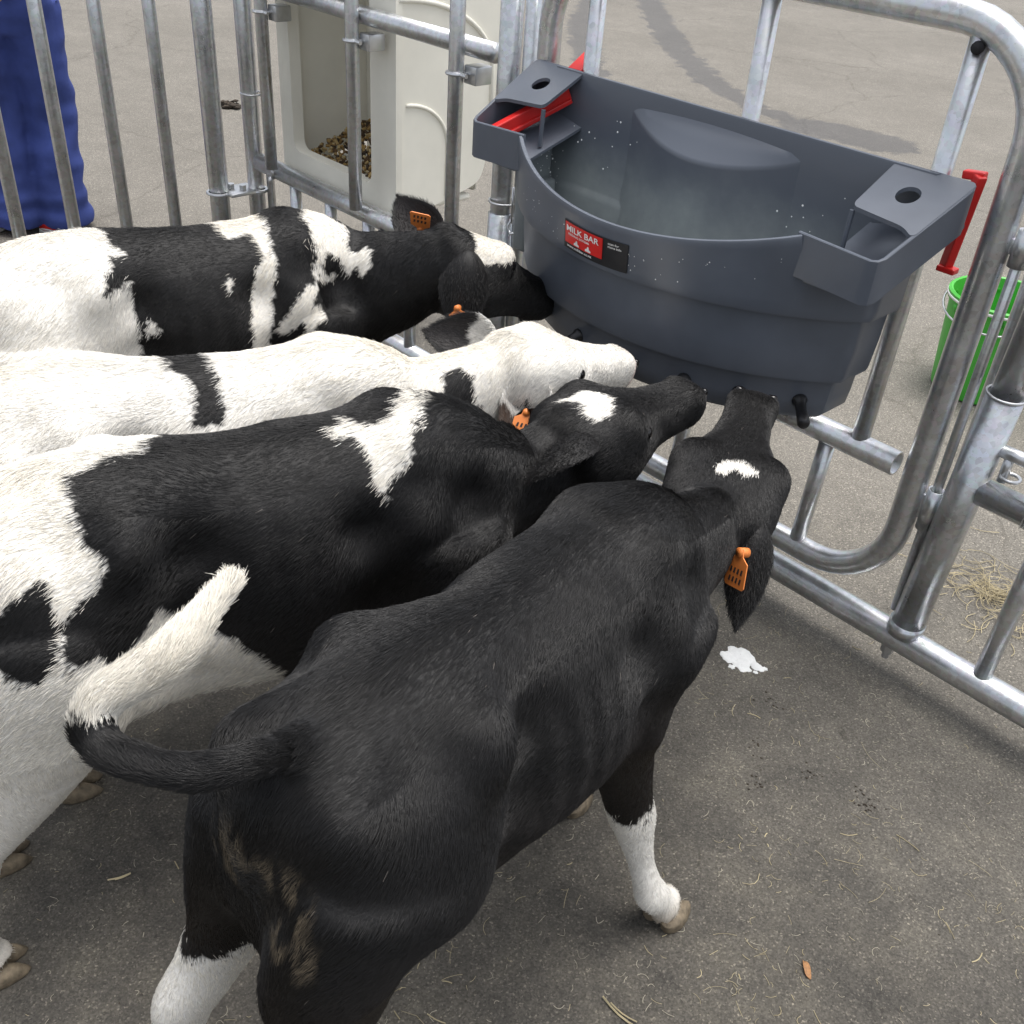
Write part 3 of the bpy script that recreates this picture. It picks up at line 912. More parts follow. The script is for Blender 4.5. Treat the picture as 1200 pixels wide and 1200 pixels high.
CALVES = {}
def calf(name, label, tail, withers, h, poll, nose, head_up, base, patches=(), legs=None, feet=None, ears=None, tags=(), tailpath=None,
         bend=0.0, wide=1.0, neck_dz=0.0, fur_n=60000, fur_len=.0115, skin_nose=(.03, .028, .03), extra_bumps=(), seed=1, blobs=(), tail_white=False, eyes=True, tail_r=None, head_k=1.0, dirt=(), legoff=None, ear_w=.041):
    RS = np.random.default_rng(seed)
    T2, W2 = np.array(tail, float), np.array(withers, float)
    fx = unit(np.r_[W2 - T2, 0])
    ly = np.array((-fx[1], fx[0], 0))                      # left
    k = h / .80
    sl = np.linalg.norm(W2 - T2) / .575
    O = np.r_[(T2 + W2) / 2, 0] - fx * (-.0225) * sl * 0
    x_mid = (-.31 + .265) / 2
    def L(x, y, z): return O + fx * ((x - x_mid) * sl) + ly * (y * k * wide) + np.array((0, 0, z * k)) + ly * (bend * ((x - x_mid) ** 2))
    root = empty(name, (O[0], O[1], 0), label, 'calf', 'black and white calves drinking at the milk feeder')
    org = (O[0], O[1], 0)
    Vs, Fs = [], []
    def add(vf):
        b = len(Vs); Vs.extend(vf[0]); Fs.extend([tuple(i + b for i in q) for q in vf[1]])
    # torso
    st = catmull(TORSO, 4)
    C, R_, U_, W_, HU, HD = [], [], [], [], [], []
    for x, zt, zb, w in st:
        zc = zb + (zt - zb) * .55
        C.append(L(x, 0, zc)); R_.append(-ly); U_.append((0, 0, 1)); W_.append(w * k * wide); HU.append((zt - zc) * k); HD.append((zc - zb) * k)
    add(loft(C, R_, U_, W_, HU, HD, 40, 2.15))
    # neck
    poll, nose = np.array(poll, float), np.array(nose, float)
    hf = unit(nose - poll); HL = np.linalg.norm(nose - poll)
    hu = np.array(head_up, float); hu = unit(hu - hf * (hu @ hf)); hr = np.cross(hf, hu)
    n0, n1 = L(.20, 0, .585), L(.33, 0, .615)
    n3 = poll + hf * .02 - hu * .012
    n2 = (n1 * .42 + n3 * .58) + np.array((0, 0, -.004)) + np.array((0, 0, neck_dz))
    NP = catmull([n0, n1, n2, n3, poll + hf * .07 - hu * .012], 6)
    NR = catmull([(.090, .150, 0), (.084, .130, 0), (.066, .098, 0), (.056, .070, 0), (.052, .060, 0)], 6) * k
    C, R_, U_ = [], [], []
    TT = np.gradient(NP, axis=0)
    for i, p in enumerate(NP):
        t_ = unit(TT[i]); f_ = i / (len(NP) - 1)
        up = np.array((0, 0, 1.)) * (1 - f_) + hu * f_
        up = unit(up - t_ * (up @ t_)); C.append(p); U_.append(up); R_.append(np.cross(t_, up))
    add(loft(C, R_, U_, NR[:, 0], NR[:, 1], NR[:, 1] * 1.05, 28, 2.1))
    # head
    hs = catmull(HEAD, 3); hk = HL / .275
    hk = 1.27 * k / 1.1 * head_k
    add(loft([poll + hf * HL * t for t, *_ in hs], [hr] * len(hs), [hu] * len(hs), hs[:, 1] * hk, hs[:, 2] * hk, hs[:, 3] * hk, 28, 2.3))
    # legs
    hooves, bones = [], []
    for nm, tab, sg in (('hl', HIND, 1), ('hr', HIND, -1), ('fl', FORE, 1), ('fr', FORE, -1)):
        tb = np.array(tab)
        d = np.zeros(3)
        if feet and nm in feet:
            tgt = np.array((*feet[nm], 0.0)); base_ = L(tab[-1][0], sg * tab[-1][1], 0); d = tgt - base_; d[2] = 0
        pts = []
        for x, y, z, a, b in tb:
            wgt = np.clip((.60 - z) / .57, 0, 1) ** (1.25 if tab is HIND else 2.0)
            lo_ = np.r_[legoff[nm], 0] * np.clip((.66 - z) / .16, 0, 1) if legoff and nm in legoff else 0
            pts.append(L(x, sg * y, z) + d * wgt + lo_)
        pts = np.array(pts)
        PP = catmull(pts, 4); RR = catmull(tb[:, 3:5], 4) * k
        T_ = np.gradient(PP, axis=0); C, R_, U_ = [], [], []
        for i, p in enumerate(PP):
            t_ = unit(T_[i]); u_ = unit(fx - t_ * (fx @ t_)); C.append(p); U_.append(u_); R_.append(np.cross(t_, u_))
        add(loft(C, R_, U_, RR[:, 0], RR[:, 1], RR[:, 1], 18, 2.1))
        bones.append((nm, PP, RR))
        fwd = unit(fx + .0 * d)
        hooves.append((nm, PP[-1], fwd))
    # tail
    TP = None
    if tailpath is not None:
        TP = catmull(np.array([L(-.20, 0, .765), L(-.275, 0, .768)] + [list(p) for p in tailpath]), 6)
    else:
        TP = catmull(np.array([L(-.295, 0, .745), L(-.36, 0, .745), L(-.395, 0, .66), L(-.40, .01, .52), L(-.41, .02, .40), L(-.415, .02, .30)]), 6)
    if tail_r is None: tail_r = (.034, .026, .019, .016, .017, .008)
    tr = np.interp(np.linspace(0, 1, len(TP)), np.linspace(0, 1, len(tail_r)), tail_r)
    add(tube(TP, tr * k, 14))
    def keep(P):
        dh = np.linalg.norm(P - (poll + hf * HL * .6), axis=1)
        w = np.where(P[:, 2] < .40 * k, .35, 1.0)
        return np.minimum(w, np.clip((dh - .02) / .25, .35, 1.0))
    P, F_, E_ = remesh(Vs, Fs, .0075, 24, .55, keep)
    N = vnormals(P, F_)
    # sculpted relief: (point, radius, height)
    bumps = []
    for s in (1, -1):
        bumps += [(L(-.135, s * .125, .770), .045, .024), (L(-.155, s * .150, .735), .040, .020), (L(-.320, s * .080, .735), .040, .018), (L(-.235, s * .135, .60), .085, .020),
                  (L(-.075, s * .13, .70), .060, -.034), (L(-.085, s * .14, .60), .060, -.026), (L(-.110, s * .13, .50), .055, -.024), (L(.03, s * .14, .54), .12, .012),
                  (L(-.225, s * .11, .765), .050, -.014), (L(.0, s * .09, .775), .055, -.010), (L(.235, s * .075, .775), .045, .016), (L(.225, s * .115, .66), .050, .018), (L(.265, s * .115, .58), .060, .016),
                  (L(.345, s * .080, .585), .045, .022), (L(.145, s * .125, .68), .045, -.022), (L(.165, s * .12, .56), .045, -.018), (L(.31, s * .10, .68), .040, -.016), (L(.22, s * .115, .47), .045, .012),
                  (poll + hf * HL * .34 + hr * s * .066 * hk + hu * .036 * hk, .030 * hk, .016), (poll + hf * HL * .44 + hr * s * .062 * hk + hu * .018 * hk, .018 * hk, -.006), (poll + hf * HL * .985 + hr * s * .022 * hk + hu * .012 * hk, .010, -.012), (poll + hf * HL * .25 + hr * s * .066 * hk - hu * .04 * hk, .045, .006),
                  (poll + hf * HL * .60 + hr * s * .05 * hk, .03, -.004), (poll + hf * HL * .93 + hr * s * .03 * hk + hu * .018 * hk, .018, .006), (L(-.135, s * .150, .740), .045, .020), (L(-.10, s * .12, .60), .07, -.012), (L(-.155, s * .12, .46), .05, .010)]
    for x in np.linspace(-.28, .22, 26): bumps.append((L(x, 0, .80), .022, .0028))
    bumps += [(poll + hu * .05 * hk, .03, .010), (L(-.22, 0, .81), .05, .006)] + list(extra_bumps)
    D = np.zeros(len(P))
    for c_, r_, a_ in bumps:
        D += a_ * k * np.exp(-((P - c_) ** 2).sum(1) / (r_ * k) ** 2 * 1.2)
    # ribs and slow unevenness
    q = (P - O) @ fx / sl
    side = np.abs((P - O) @ ly)
    rib = np.sin((q + .03 * P[:, 2]) * 2 * math.pi / .042) * .0012 * np.exp(-((q - .05) / .11) ** 2) * (side > .09) * np.exp(-((P[:, 2] / k - .60) / .10) ** 2)
    ns = np.array([mnoise.noise(Vector(p * 9 + seed * 7.7)) for p in P]) * .0035 + np.array([mnoise.noise(Vector(p * 30 + seed)) for p in P]) * .0012
    P = P + N * (D + rib + ns * np.where(P[:, 2] < .4 * k, .4, 1.0))[:, None]
    N = vnormals(P, F_)
    # body coordinates: s along spine > neck > muzzle, th around it
    SPL = [L(x, 0, .585) for x in np.linspace(-.38, .18, 15)] + [p for p in NP[3:-8]] + [poll + hf * HL * t for t in np.linspace(.05, 1.02, 10)]
    SPL = np.array(SPL)
    seg_l = np.linalg.norm(np.diff(SPL, axis=0), axis=1); cum = np.r_[0, np.cumsum(seg_l)]
    s_poll = cum[-10]
    def body_coords(Q):
        best = np.full(len(Q), 1e9); S = np.zeros(len(Q)); TH = np.zeros(len(Q)); DR = np.zeros((len(Q), 3))
        for i in range(len(SPL) - 1):
            a, b = SPL[i], SPL[i + 1]; ab = b - a
            t_ = np.clip(((Q - a) @ ab) / (ab @ ab), 0, 1)
            dv = Q - (a + t_[:, None] * ab); d2 = (dv ** 2).sum(1)
            m = d2 < best
            ax = unit(ab); f_ = np.clip((cum[i] - cum[14]) / max(1e-6, s_poll - cum[14]), 0, 1)
            up = (1 - f_) * np.array((0, 0, 1.)) + f_ * hu; up = unit(up - ax * (up @ ax)); rt = np.cross(ax, up)
            best = np.where(m, d2, best); S = np.where(m, cum[i] + t_ * seg_l[i], S)
            TH = np.where(m, np.arctan2(dv @ rt, dv @ up), TH); DR[m] = ax
        return S, TH, DR
    S, TH, AX = body_coords(P)
    # which vertices belong to a leg
    legid = np.full(len(P), -1); ld = np.full(len(P), 1e9)
    for bi, (nm, PP, RR) in enumerate(bones):
        for i in range(12, len(PP)):
            d_ = np.linalg.norm(P - PP[i], axis=1) / max(RR[i])
            m = (d_ < ld) & (d_ < 1.9) & (P[:, 2] < .47 * k); ld = np.where(m, d_, ld); legid = np.where(m, bi, legid)
    tdist = np.full(len(P), 1e9); tt = np.zeros(len(P))
    for i in range(len(TP)):
        d_ = np.linalg.norm(P - TP[i], axis=1); m = d_ < tdist; tdist = np.where(m, d_, tdist); tt = np.where(m, i / (len(TP) - 1), tt)
    is_tail = (tdist < .042) & (tt > (.26 if tailpath is not None else .16))
    # coat colour
    wob = np.array([(mnoise.noise(Vector(p * 45)), mnoise.noise(Vector(p * 45 + 31.3))) for p in P])
    def colour(Pq, S_, TH_, leg_, tail_, tt_, wob_):
        w = np.zeros(len(Pq)) + (1.0 if base == 'white' else 0.0)        # 1 = white
        for colr, poly in patches:
            m = in_poly(S_ + wob_[:, 0] * .007, TH_ + wob_[:, 1] * .045, poly) & ~tail_
            if colr == 'white_face': m &= S_ > s_poll + .012
            w[m] = 0.0 if colr == 'black' else 1.0
        for colr, c_, r_ in blobs:
            m = ((Pq - np.array(c_)) ** 2).sum(1) < (r_ * (1 + .25 * wob_[:, 0])) ** 2
            w[m] = 1.0 if colr == 'white' else 0.0
        if legs:
            for bi, nm in enumerate(('hl', 'hr', 'fl', 'fr')):
                if nm in legs:
                    colr, z0, z1 = legs[nm]
                    m = (leg_ == bi) & (Pq[:, 2] + wob_[:, 0] * .02 < z1) & (Pq[:, 2] >= z0)
                    w[m] = 1.0 if colr == 'white' else 0.0
        if tail_white is not False:
            w[tail_] = (tt_[tail_] + .02 * wob_[tail_, 0] > tail_white).astype(float)
        return w
    wv = colour(P, S, TH, legid, is_tail, tt, wob)
    on_head = S > s_poll
    colv = BLACK + (WHITE - BLACK) * wv[:, None]
    nl = np.clip(((P - poll) @ hf - HL * .955) / .015, 0, 1) * on_head
    colv = colv * (1 - nl[:, None]) + np.array(skin_nose) * nl[:, None]
    # dirt round the hooves and hocks
    dz = np.clip((.075 - P[:, 2]) / .05, 0, 1)[:, None] * .65
    colv = colv * (1 - dz) + np.array((.30, .22, .13)) * dz * np.where(wv[:, None] > .5, 1, .35)
    me = bpy.data.meshes.new('body')
    me.from_pydata([tuple(v) for v in (P - np.array(org))], [], F_)
    me.polygons.foreach_set('use_smooth', [True] * len(me.polygons))
    at = me.color_attributes.new('coat_colour', 'FLOAT_COLOR', 'POINT')
    at.data.foreach_set('color', np.c_[colv, np.ones(len(P))].ravel())
    me.materials.append(MAT['coat'])
    body = bpy.data.objects.new('body', me); COL.objects.link(body); body.parent = root
    CALVES[name + '|' + label] = dict(P=P, F=F_, coords=body_coords, body=body)
    # ---- fur
    tri = []
    for f in F_:
        tri.append(f[:3])
        if len(f) == 4: tri.append((f[0], f[2], f[3]))
    tri = np.array(tri)
    A = np.linalg.norm(np.cross(P[tri[:, 1]] - P[tri[:, 0]], P[tri[:, 2]] - P[tri[:, 0]]), axis=1)
    # only what daylight and a bystander could see gets the full density
    ctr = P[tri].mean(1)
    tail_t = is_tail[tri].any(1)
    fn_ = np.cross(P[tri[:, 1]] - P[tri[:, 0]], P[tri[:, 2]] - P[tri[:, 0]])
    dens = np.where(ctr[:, 2] < .42 * k, .45, 1.0) * A * np.where(np.linalg.norm(ctr - (poll + hf * HL * .45), axis=1) < .20, 1.8, 1.0) * np.where(tail_t, 3.0, 1.0) * np.where(fn_[:, 2] < -.3 * np.linalg.norm(fn_, axis=1), .5, 1.0)
    ix = RS.choice(len(tri), fur_n, p=dens / dens.sum())
    r1, r2 = RS.random(fur_n), RS.random(fur_n); m = r1 + r2 > 1; r1[m], r2[m] = 1 - r1[m], 1 - r2[m]
    B = np.stack([1 - r1 - r2, r1, r2], 1)
    T3 = tri[ix]
    def ip(Aa): return (Aa[T3] * B[..., None]).sum(1) if Aa.ndim == 2 else (Aa[T3] * B).sum(1)
    rp_, rn = ip(P), ip(N)
    near = T3[np.arange(fur_n), B.argmax(1)]
    Sr, THr, AXr = body_coords(rp_)
    wobr = ip(wob) + RS.normal(size=(fur_n, 2)) * .45
    wr = colour(rp_, Sr, THr, legid[near], is_tail[near], tt[near], wobr)
    rn /= np.linalg.norm(rn, axis=1)[:, None] + 1e-9
    comb = -AXr * 1.0 + np.array((0, 0, -1.)) * np.where(np.abs(THr) > .5, .85, .25)[:, None]
    isleg = legid[near] >= 0; comb[isleg] = (0, 0, -1.0)
    tl = is_tail[near]
    if tl.any():
        tdir = np.gradient(TP, axis=0); ti = np.clip((tt[near] * (len(TP) - 1)).astype(int), 0, len(TP) - 1); comb[tl] = np.array([unit(v) for v in tdir])[ti[tl]]
    # whorls: slow swirl of the coat
    def vnoise(f, o): return np.array([mnoise.noise_vector(Vector(p * f + o)) for p in P])
    sw = ip(vnoise(6, 3)) * .9
    sw2 = ip(vnoise(30, 20)) * .32
    rough_ = np.where(wr > .5, 1.0, .5)[:, None]
    comb = comb + sw * .8 + sw2 * rough_ + RS.normal(size=(fur_n, 3)) * .14 * rough_
    comb -= rn * (comb * rn).sum(1)[:, None]; comb /= np.linalg.norm(comb, axis=1)[:, None] + 1e-9
    ln = np.full(fur_n, fur_len)
    hd_ = Sr > s_poll
    ln = np.where(hd_, .0095, ln); ln = np.where(isleg, .009, ln)
    ln = np.where((np.abs(THr) > 2.5) & ~hd_ & ~isleg, fur_len * 1.7, ln)
    ln = np.where(np.linalg.norm(rp_ - (poll + hu * .05), axis=1) < .055, .016, ln)
    ln = np.where(tl, .012 + .004 * tt[near], ln)
    ridge = np.exp(-(THr / .14) ** 2) * (~hd_ & ~tl)
    ln = ln * (1 + .5 * ridge)
    ln = ln * RS.uniform(.6, 1.3, fur_n) * k
    lift = np.where(tl, .14, .095 + .08 * ridge) + RS.uniform(-.02, .07, fur_n) * np.where(wr > .5, 1.3, .8)
    c = BLACK + (WHITE - BLACK) * wr[:, None]
    nlr = np.clip(((rp_ - poll) @ hf - HL * .93) / .015, 0, 1) * hd_
    ln = ln * (1 - .85 * nlr)
    c = c * (1 - nlr[:, None]) + np.array(skin_nose) * nlr[:, None]
    warm = np.clip((.62 * k - rp_[:, 2]) / .2, 0, 1)[:, None] * (1 - wr[:, None])
    c = c + warm * np.array((.006, .0025, .0005))
    dzr = np.clip((.075 - rp_[:, 2]) / .05, 0, 1)[:, None] * .6
    c = c * (1 - dzr) + np.array((.30, .22, .13)) * dzr * np.where(wr[:, None] > .5, 1, .35)
    c = c * (1 + .12 * RS.normal(size=(fur_n, 1)))
    odd = RS.random(fur_n) < .0003; c[odd & (wr < .5)] = (.18, .16, .14)
    stain_n = ip(np.array([[mnoise.noise(Vector(p * 3.1 + 5)), mnoise.noise(Vector((p[0] * 70, p[1] * 70, p[2] * 22 + 9))), 0] for p in P]))
    cream = np.clip(.5 + stain_n[:, :1] * 1.2, 0, 1) * (wr[:, None] > .5)
    c = c * (1 - cream * np.array((.02, .045, .10)))
    for (dx_, dy_, dz_, dr_, amt) in dirt:
        dc = L(dx_, dy_, dz_)
        f_ = np.clip((1.25 - np.linalg.norm(rp_ - dc, axis=1) / dr_) * 2, 0, 1) * np.clip(stain_n[:, 1] * 3.5 + amt, 0, 1)
        c = c * (1 - f_[:, None]) + (np.array((.11, .088, .060)) * (1 + .4 * RS.normal(size=(fur_n, 1)))) * f_[:, None]
    c = np.clip(c, .002, .95)
    NPTS = 3
    pos = np.empty((fur_n, NPTS, 3))
    curl = RS.normal(size=(fur_n, 3)) * .05
    for j, t_ in enumerate(np.linspace(0, 1, NPTS)):
        pos[:, j] = rp_ - rn * .0002 + (comb * (t_ * (1 - .0 * t_)) [..., None] if False else comb * t_) * ln[:, None] + rn * (lift * t_ * (1.15 - .55 * t_) * ln)[:, None] + curl * (ln * t_ * t_)[:, None]
    # ---- hooves: two claws each
    for nm, p, fw in hooves:
        G = Geo(); rt = np.cross(fw, (0, 0, 1.))
        for s in (-1, 1):
            c0 = np.array((p[0], p[1], 0)) + rt * s * .0175 * k
            rows = [(0.026, -.010, .0165, .029), (.015, .000, .0185, .035), (.004, .005, .0195, .039), (.0, .005, .018, .037)]
            vs, fs = [], []; n_ = 14
            for z, sh, a, b in rows:
                for q_ in range(n_):
                    an = 2 * math.pi * q_ / n_; ca_, sa_ = math.cos(an), math.sin(an)
                    bb = b * (1.15 if ca_ > 0 else .85)
                    vs.append(c0 + fw * (sh + ca_ * bb) * k + rt * (sa_ * a * (1 - .25 * max(0, ca_))) * k + np.array((0, 0, z * k)))
            for i in range(len(rows) - 1):
                for q_ in range(n_): fs.append((i * n_ + q_, i * n_ + (q_ + 1) % n_, (i + 1) * n_ + (q_ + 1) % n_, (i + 1) * n_ + q_))
            fs += [tuple(range(n_)), tuple(range((len(rows) - 1) * n_, len(rows) * n_))]
            G.add(vs, fs)
        G.build('hoof', 'hoof', root, True, org)
    # ---- eyes
    if eyes:
        for s in (-1, 1):
            ec = poll + hf * HL * .375 + hr * s * .0715 * hk + hu * .019 * hk
            bm = bmesh.new(); bmesh.ops.create_uvsphere(bm, u_segments=16, v_segments=12, radius=.0145 * k); bm.verts.index_update()
            vs = [np.array(v.co) + ec for v in bm.verts]; fs = [[q_.index for q_ in f.verts] for f in bm.faces]; bm.free()
            mesh_obj('eye', vs, fs, 'eye', root, True, org)
    for s in (-1, 1):
        nc = poll + hf * HL * .975 + hr * s * .024 * hk + hu * .014 * hk
        G = Geo(); G.tube([nc - hr * s * .006 * hk - hu * .006 * hk, nc + hu * .001, nc + hr * s * .007 * hk + hu * .007 * hk], [.004 * hk, .0085 * hk, .003 * hk], 10)
        G.build('nostril', 'eye', root, True, org)
    # ---- ears: (side, direction, face normal, colour front, colour tip split)
    earobjs = {}
    for s, spec in zip((1, -1), ears):
        if spec is None: continue
        d, face, colr, tipc = spec
        d = unit(d); fc = np.array(face, float); fc = unit(fc - d * (fc @ d)); sd = np.cross(d, fc)
        b0_ = poll + hf * HL * .07 - hr * s * .056 * hk + hu * .018 * hk
        Ln = .150 * k
        vs, cols, fs = [], [], []
        nu, nv = 18, 13
        for layer in (0, 1):
            for i in range(nu + 1):
                u = i / nu
                wd = ear_w * k * math.sin(math.pi * min(1, .06 + .94 * u ** .85)) ** .72
                wd = max(wd, .016 * k * (1 - u)) + .0006
                for j in range(nv):
                    v = j / (nv - 1) * 2 - 1
                    cup = (.55 * (1 - u) + .30)
                    off = -(1 - v * v) * wd * cup                      # bowl: the middle lies behind the rims
                    droop = -.018 * k * u * u
                    th_ = .0045 * k * (1 - abs(v) ** 3) * (1 - .6 * u)
                    p = b0_ + d * Ln * u + sd * wd * v + fc * (off + (th_ if layer else -th_)) + np.array((0, 0, droop))
                    vs.append(p)
                    cw = tipc if u > .42 + .06 * math.sin(5 * v) else colr
                    cc = {'white': WHITE * .95, 'black': BLACK * 1.5, 'pink': np.array((.45, .25, .2)), 'brown': np.array((.055, .035, .025))}[cw]
                    if layer == 1 and abs(v) < .75: cc = cc * .9 + np.array((.008, .006, .006))
                    cols.append(cc)
        M_ = (nu + 1) * nv
        for i in range(nu):
            for j in range(nv - 1):
                q_ = (i * nv + j, i * nv + j + 1, (i + 1) * nv + j + 1, (i + 1) * nv + j)
                fs += [q_, tuple(M_ + a for a in q_[::-1])]
        rim = [i * nv for i in range(nu + 1)] + [nu * nv + j for j in range(1, nv)] + [i * nv + nv - 1 for i in range(nu - 1, -1, -1)]
        for a, b in zip(rim[:-1], rim[1:]): fs.append((a, b, M_ + b, M_ + a))
        for j in range(nv - 1): fs.append((j, j + 1, M_ + j + 1, M_ + j))
        eo = mesh_obj('ear', vs, fs, 'coat', root, True, org)
        at = eo.data.color_attributes.new('coat_colour', 'FLOAT_COLOR', 'POINT')
        at.data.foreach_set('color', np.c_[np.array(cols), np.ones(len(cols))].ravel())
        earobjs[s] = (eo, b0_, d, fc, sd, Ln)
    # short fur on the ears joins the coat
    for s, (eo, b0_, d, fc, sd, Ln) in earobjs.items():
        ev = np.array([v.co for v in eo.data.vertices]) + np.array(org)
        ec_ = np.empty(len(ev) * 4); eo.data.color_attributes['coat_colour'].data.foreach_get('color', ec_); ec_ = ec_.reshape(-1, 4)[:, :3]
        ef = np.array([list(p.vertices)[:4] for p in eo.data.polygons if len(p.vertices) == 4])
        en = vnormals(ev, [tuple(f) for f in ef])
        m_ = 5200
        pick = ef[RS.integers(0, len(ef), m_)]
        a_, b_ = RS.random((m_, 1)), RS.random((m_, 1))
        def bil(X): return (1 - a_) * ((1 - b_) * X[pick[:, 0]] + b_ * X[pick[:, 1]]) + a_ * ((1 - b_) * X[pick[:, 3]] + b_ * X[pick[:, 2]])
        q0, qn, qc = bil(ev), bil(en), bil(ec_)
        dirv = d + RS.normal(size=(m_, 3)) * .22
        l_ = RS.uniform(.005, .011, (m_, 1))
        pos = np.concatenate([pos, np.stack([q0, q0 + dirv * l_ * .5 + qn * l_ * .10, q0 + dirv * l_ + qn * l_ * .12], 1)])
        c = np.concatenate([c, np.clip(qc * (1 + .2 * RS.normal(size=(m_, 1))), .002, .9)])
        wr = np.concatenate([wr, np.zeros(m_)])
    fur_n = len(pos)
    hc = bpy.data.hair_curves.new('coat')
    hc.add_curves([NPTS] * fur_n)
    hc.attributes['position'].data.foreach_set('vector', (pos - np.array(org)).astype(np.float32).ravel())
    ra = hc.attributes.get('radius') or hc.attributes.new('radius', 'FLOAT', 'POINT')
    rad = np.tile(np.array((.00030, .00026, .00008)), fur_n) * np.repeat(np.where(wr > .5, 1.15, 1.0), NPTS)
    ra.data.foreach_set('value', rad.astype(np.float32))
    ca = hc.attributes.new('coat_colour', 'FLOAT_COLOR', 'CURVE')
    ca.data.foreach_set('color', np.c_[c, np.ones(fur_n)].astype(np.float32).ravel())
    hc.materials.append(MAT['fur'])
    co = bpy.data.objects.new('coat', hc); COL.objects.link(co); co.parent = root; co['kind'] = 'stuff'
    for (s, u, v, tdir, tface, size, *push) in tags:
        eo, b0_, d, fc, sd, Ln = earobjs[s]
        base_p = b0_ + d * Ln * u + sd * v + fc * (-.002) + (np.array(push[0]) if push else 0)
        td = unit(tdir); tf = np.array(tface, float); tf = unit(tf - td * (tf @ td)); ts = np.cross(td, tf)
        out = [(-.006, 0), (.006, 0), (.009, .012), (.022, .020), (.024, .056), (.020, .060), (-.020, .060), (-.024, .056), (-.022, .020), (-.009, .012)]
        vs = [base_p + ts * a * size + td * b * size + tf * o_ for o_ in (.0075, .0095) for a, b in out]
        n_ = len(out)
        tg = mesh_obj('ear_tag', vs, [tuple(range(n_)), tuple(range(n_, 2 * n_))] + [(i, (i + 1) % n_, n_ + (i + 1) % n_, n_ + i) for i in range(n_)], 'orange', root, False, org)
        G = Geo()
        for r_ in range(2):
            for c_ in range(4):
                a0, b0q = -.016 + .0085 * c_, .030 + .014 * r_
                G.add([base_p + ts * (a0 + x) * size + td * (b0q + y) * size + tf * o_ for o_ in (.0066, .0104) for x, y in ((0, 0), (.0035, 0), (.0055, .008), (.001, .009))],
                      [(0, 1, 2, 3), (4, 5, 6, 7)])
        mk = G.build('tag_print', 'hole', tg, False, org); mk['kind'] = 'stuff'
        st_ = Geo(); st_.tube([base_p + tf * -.006 + td * .006 * size, base_p + tf * .0125 + td * .006 * size], .0075 * size, 12); st_.build('tag_stud', 'orange', tg, True, org)
    return root

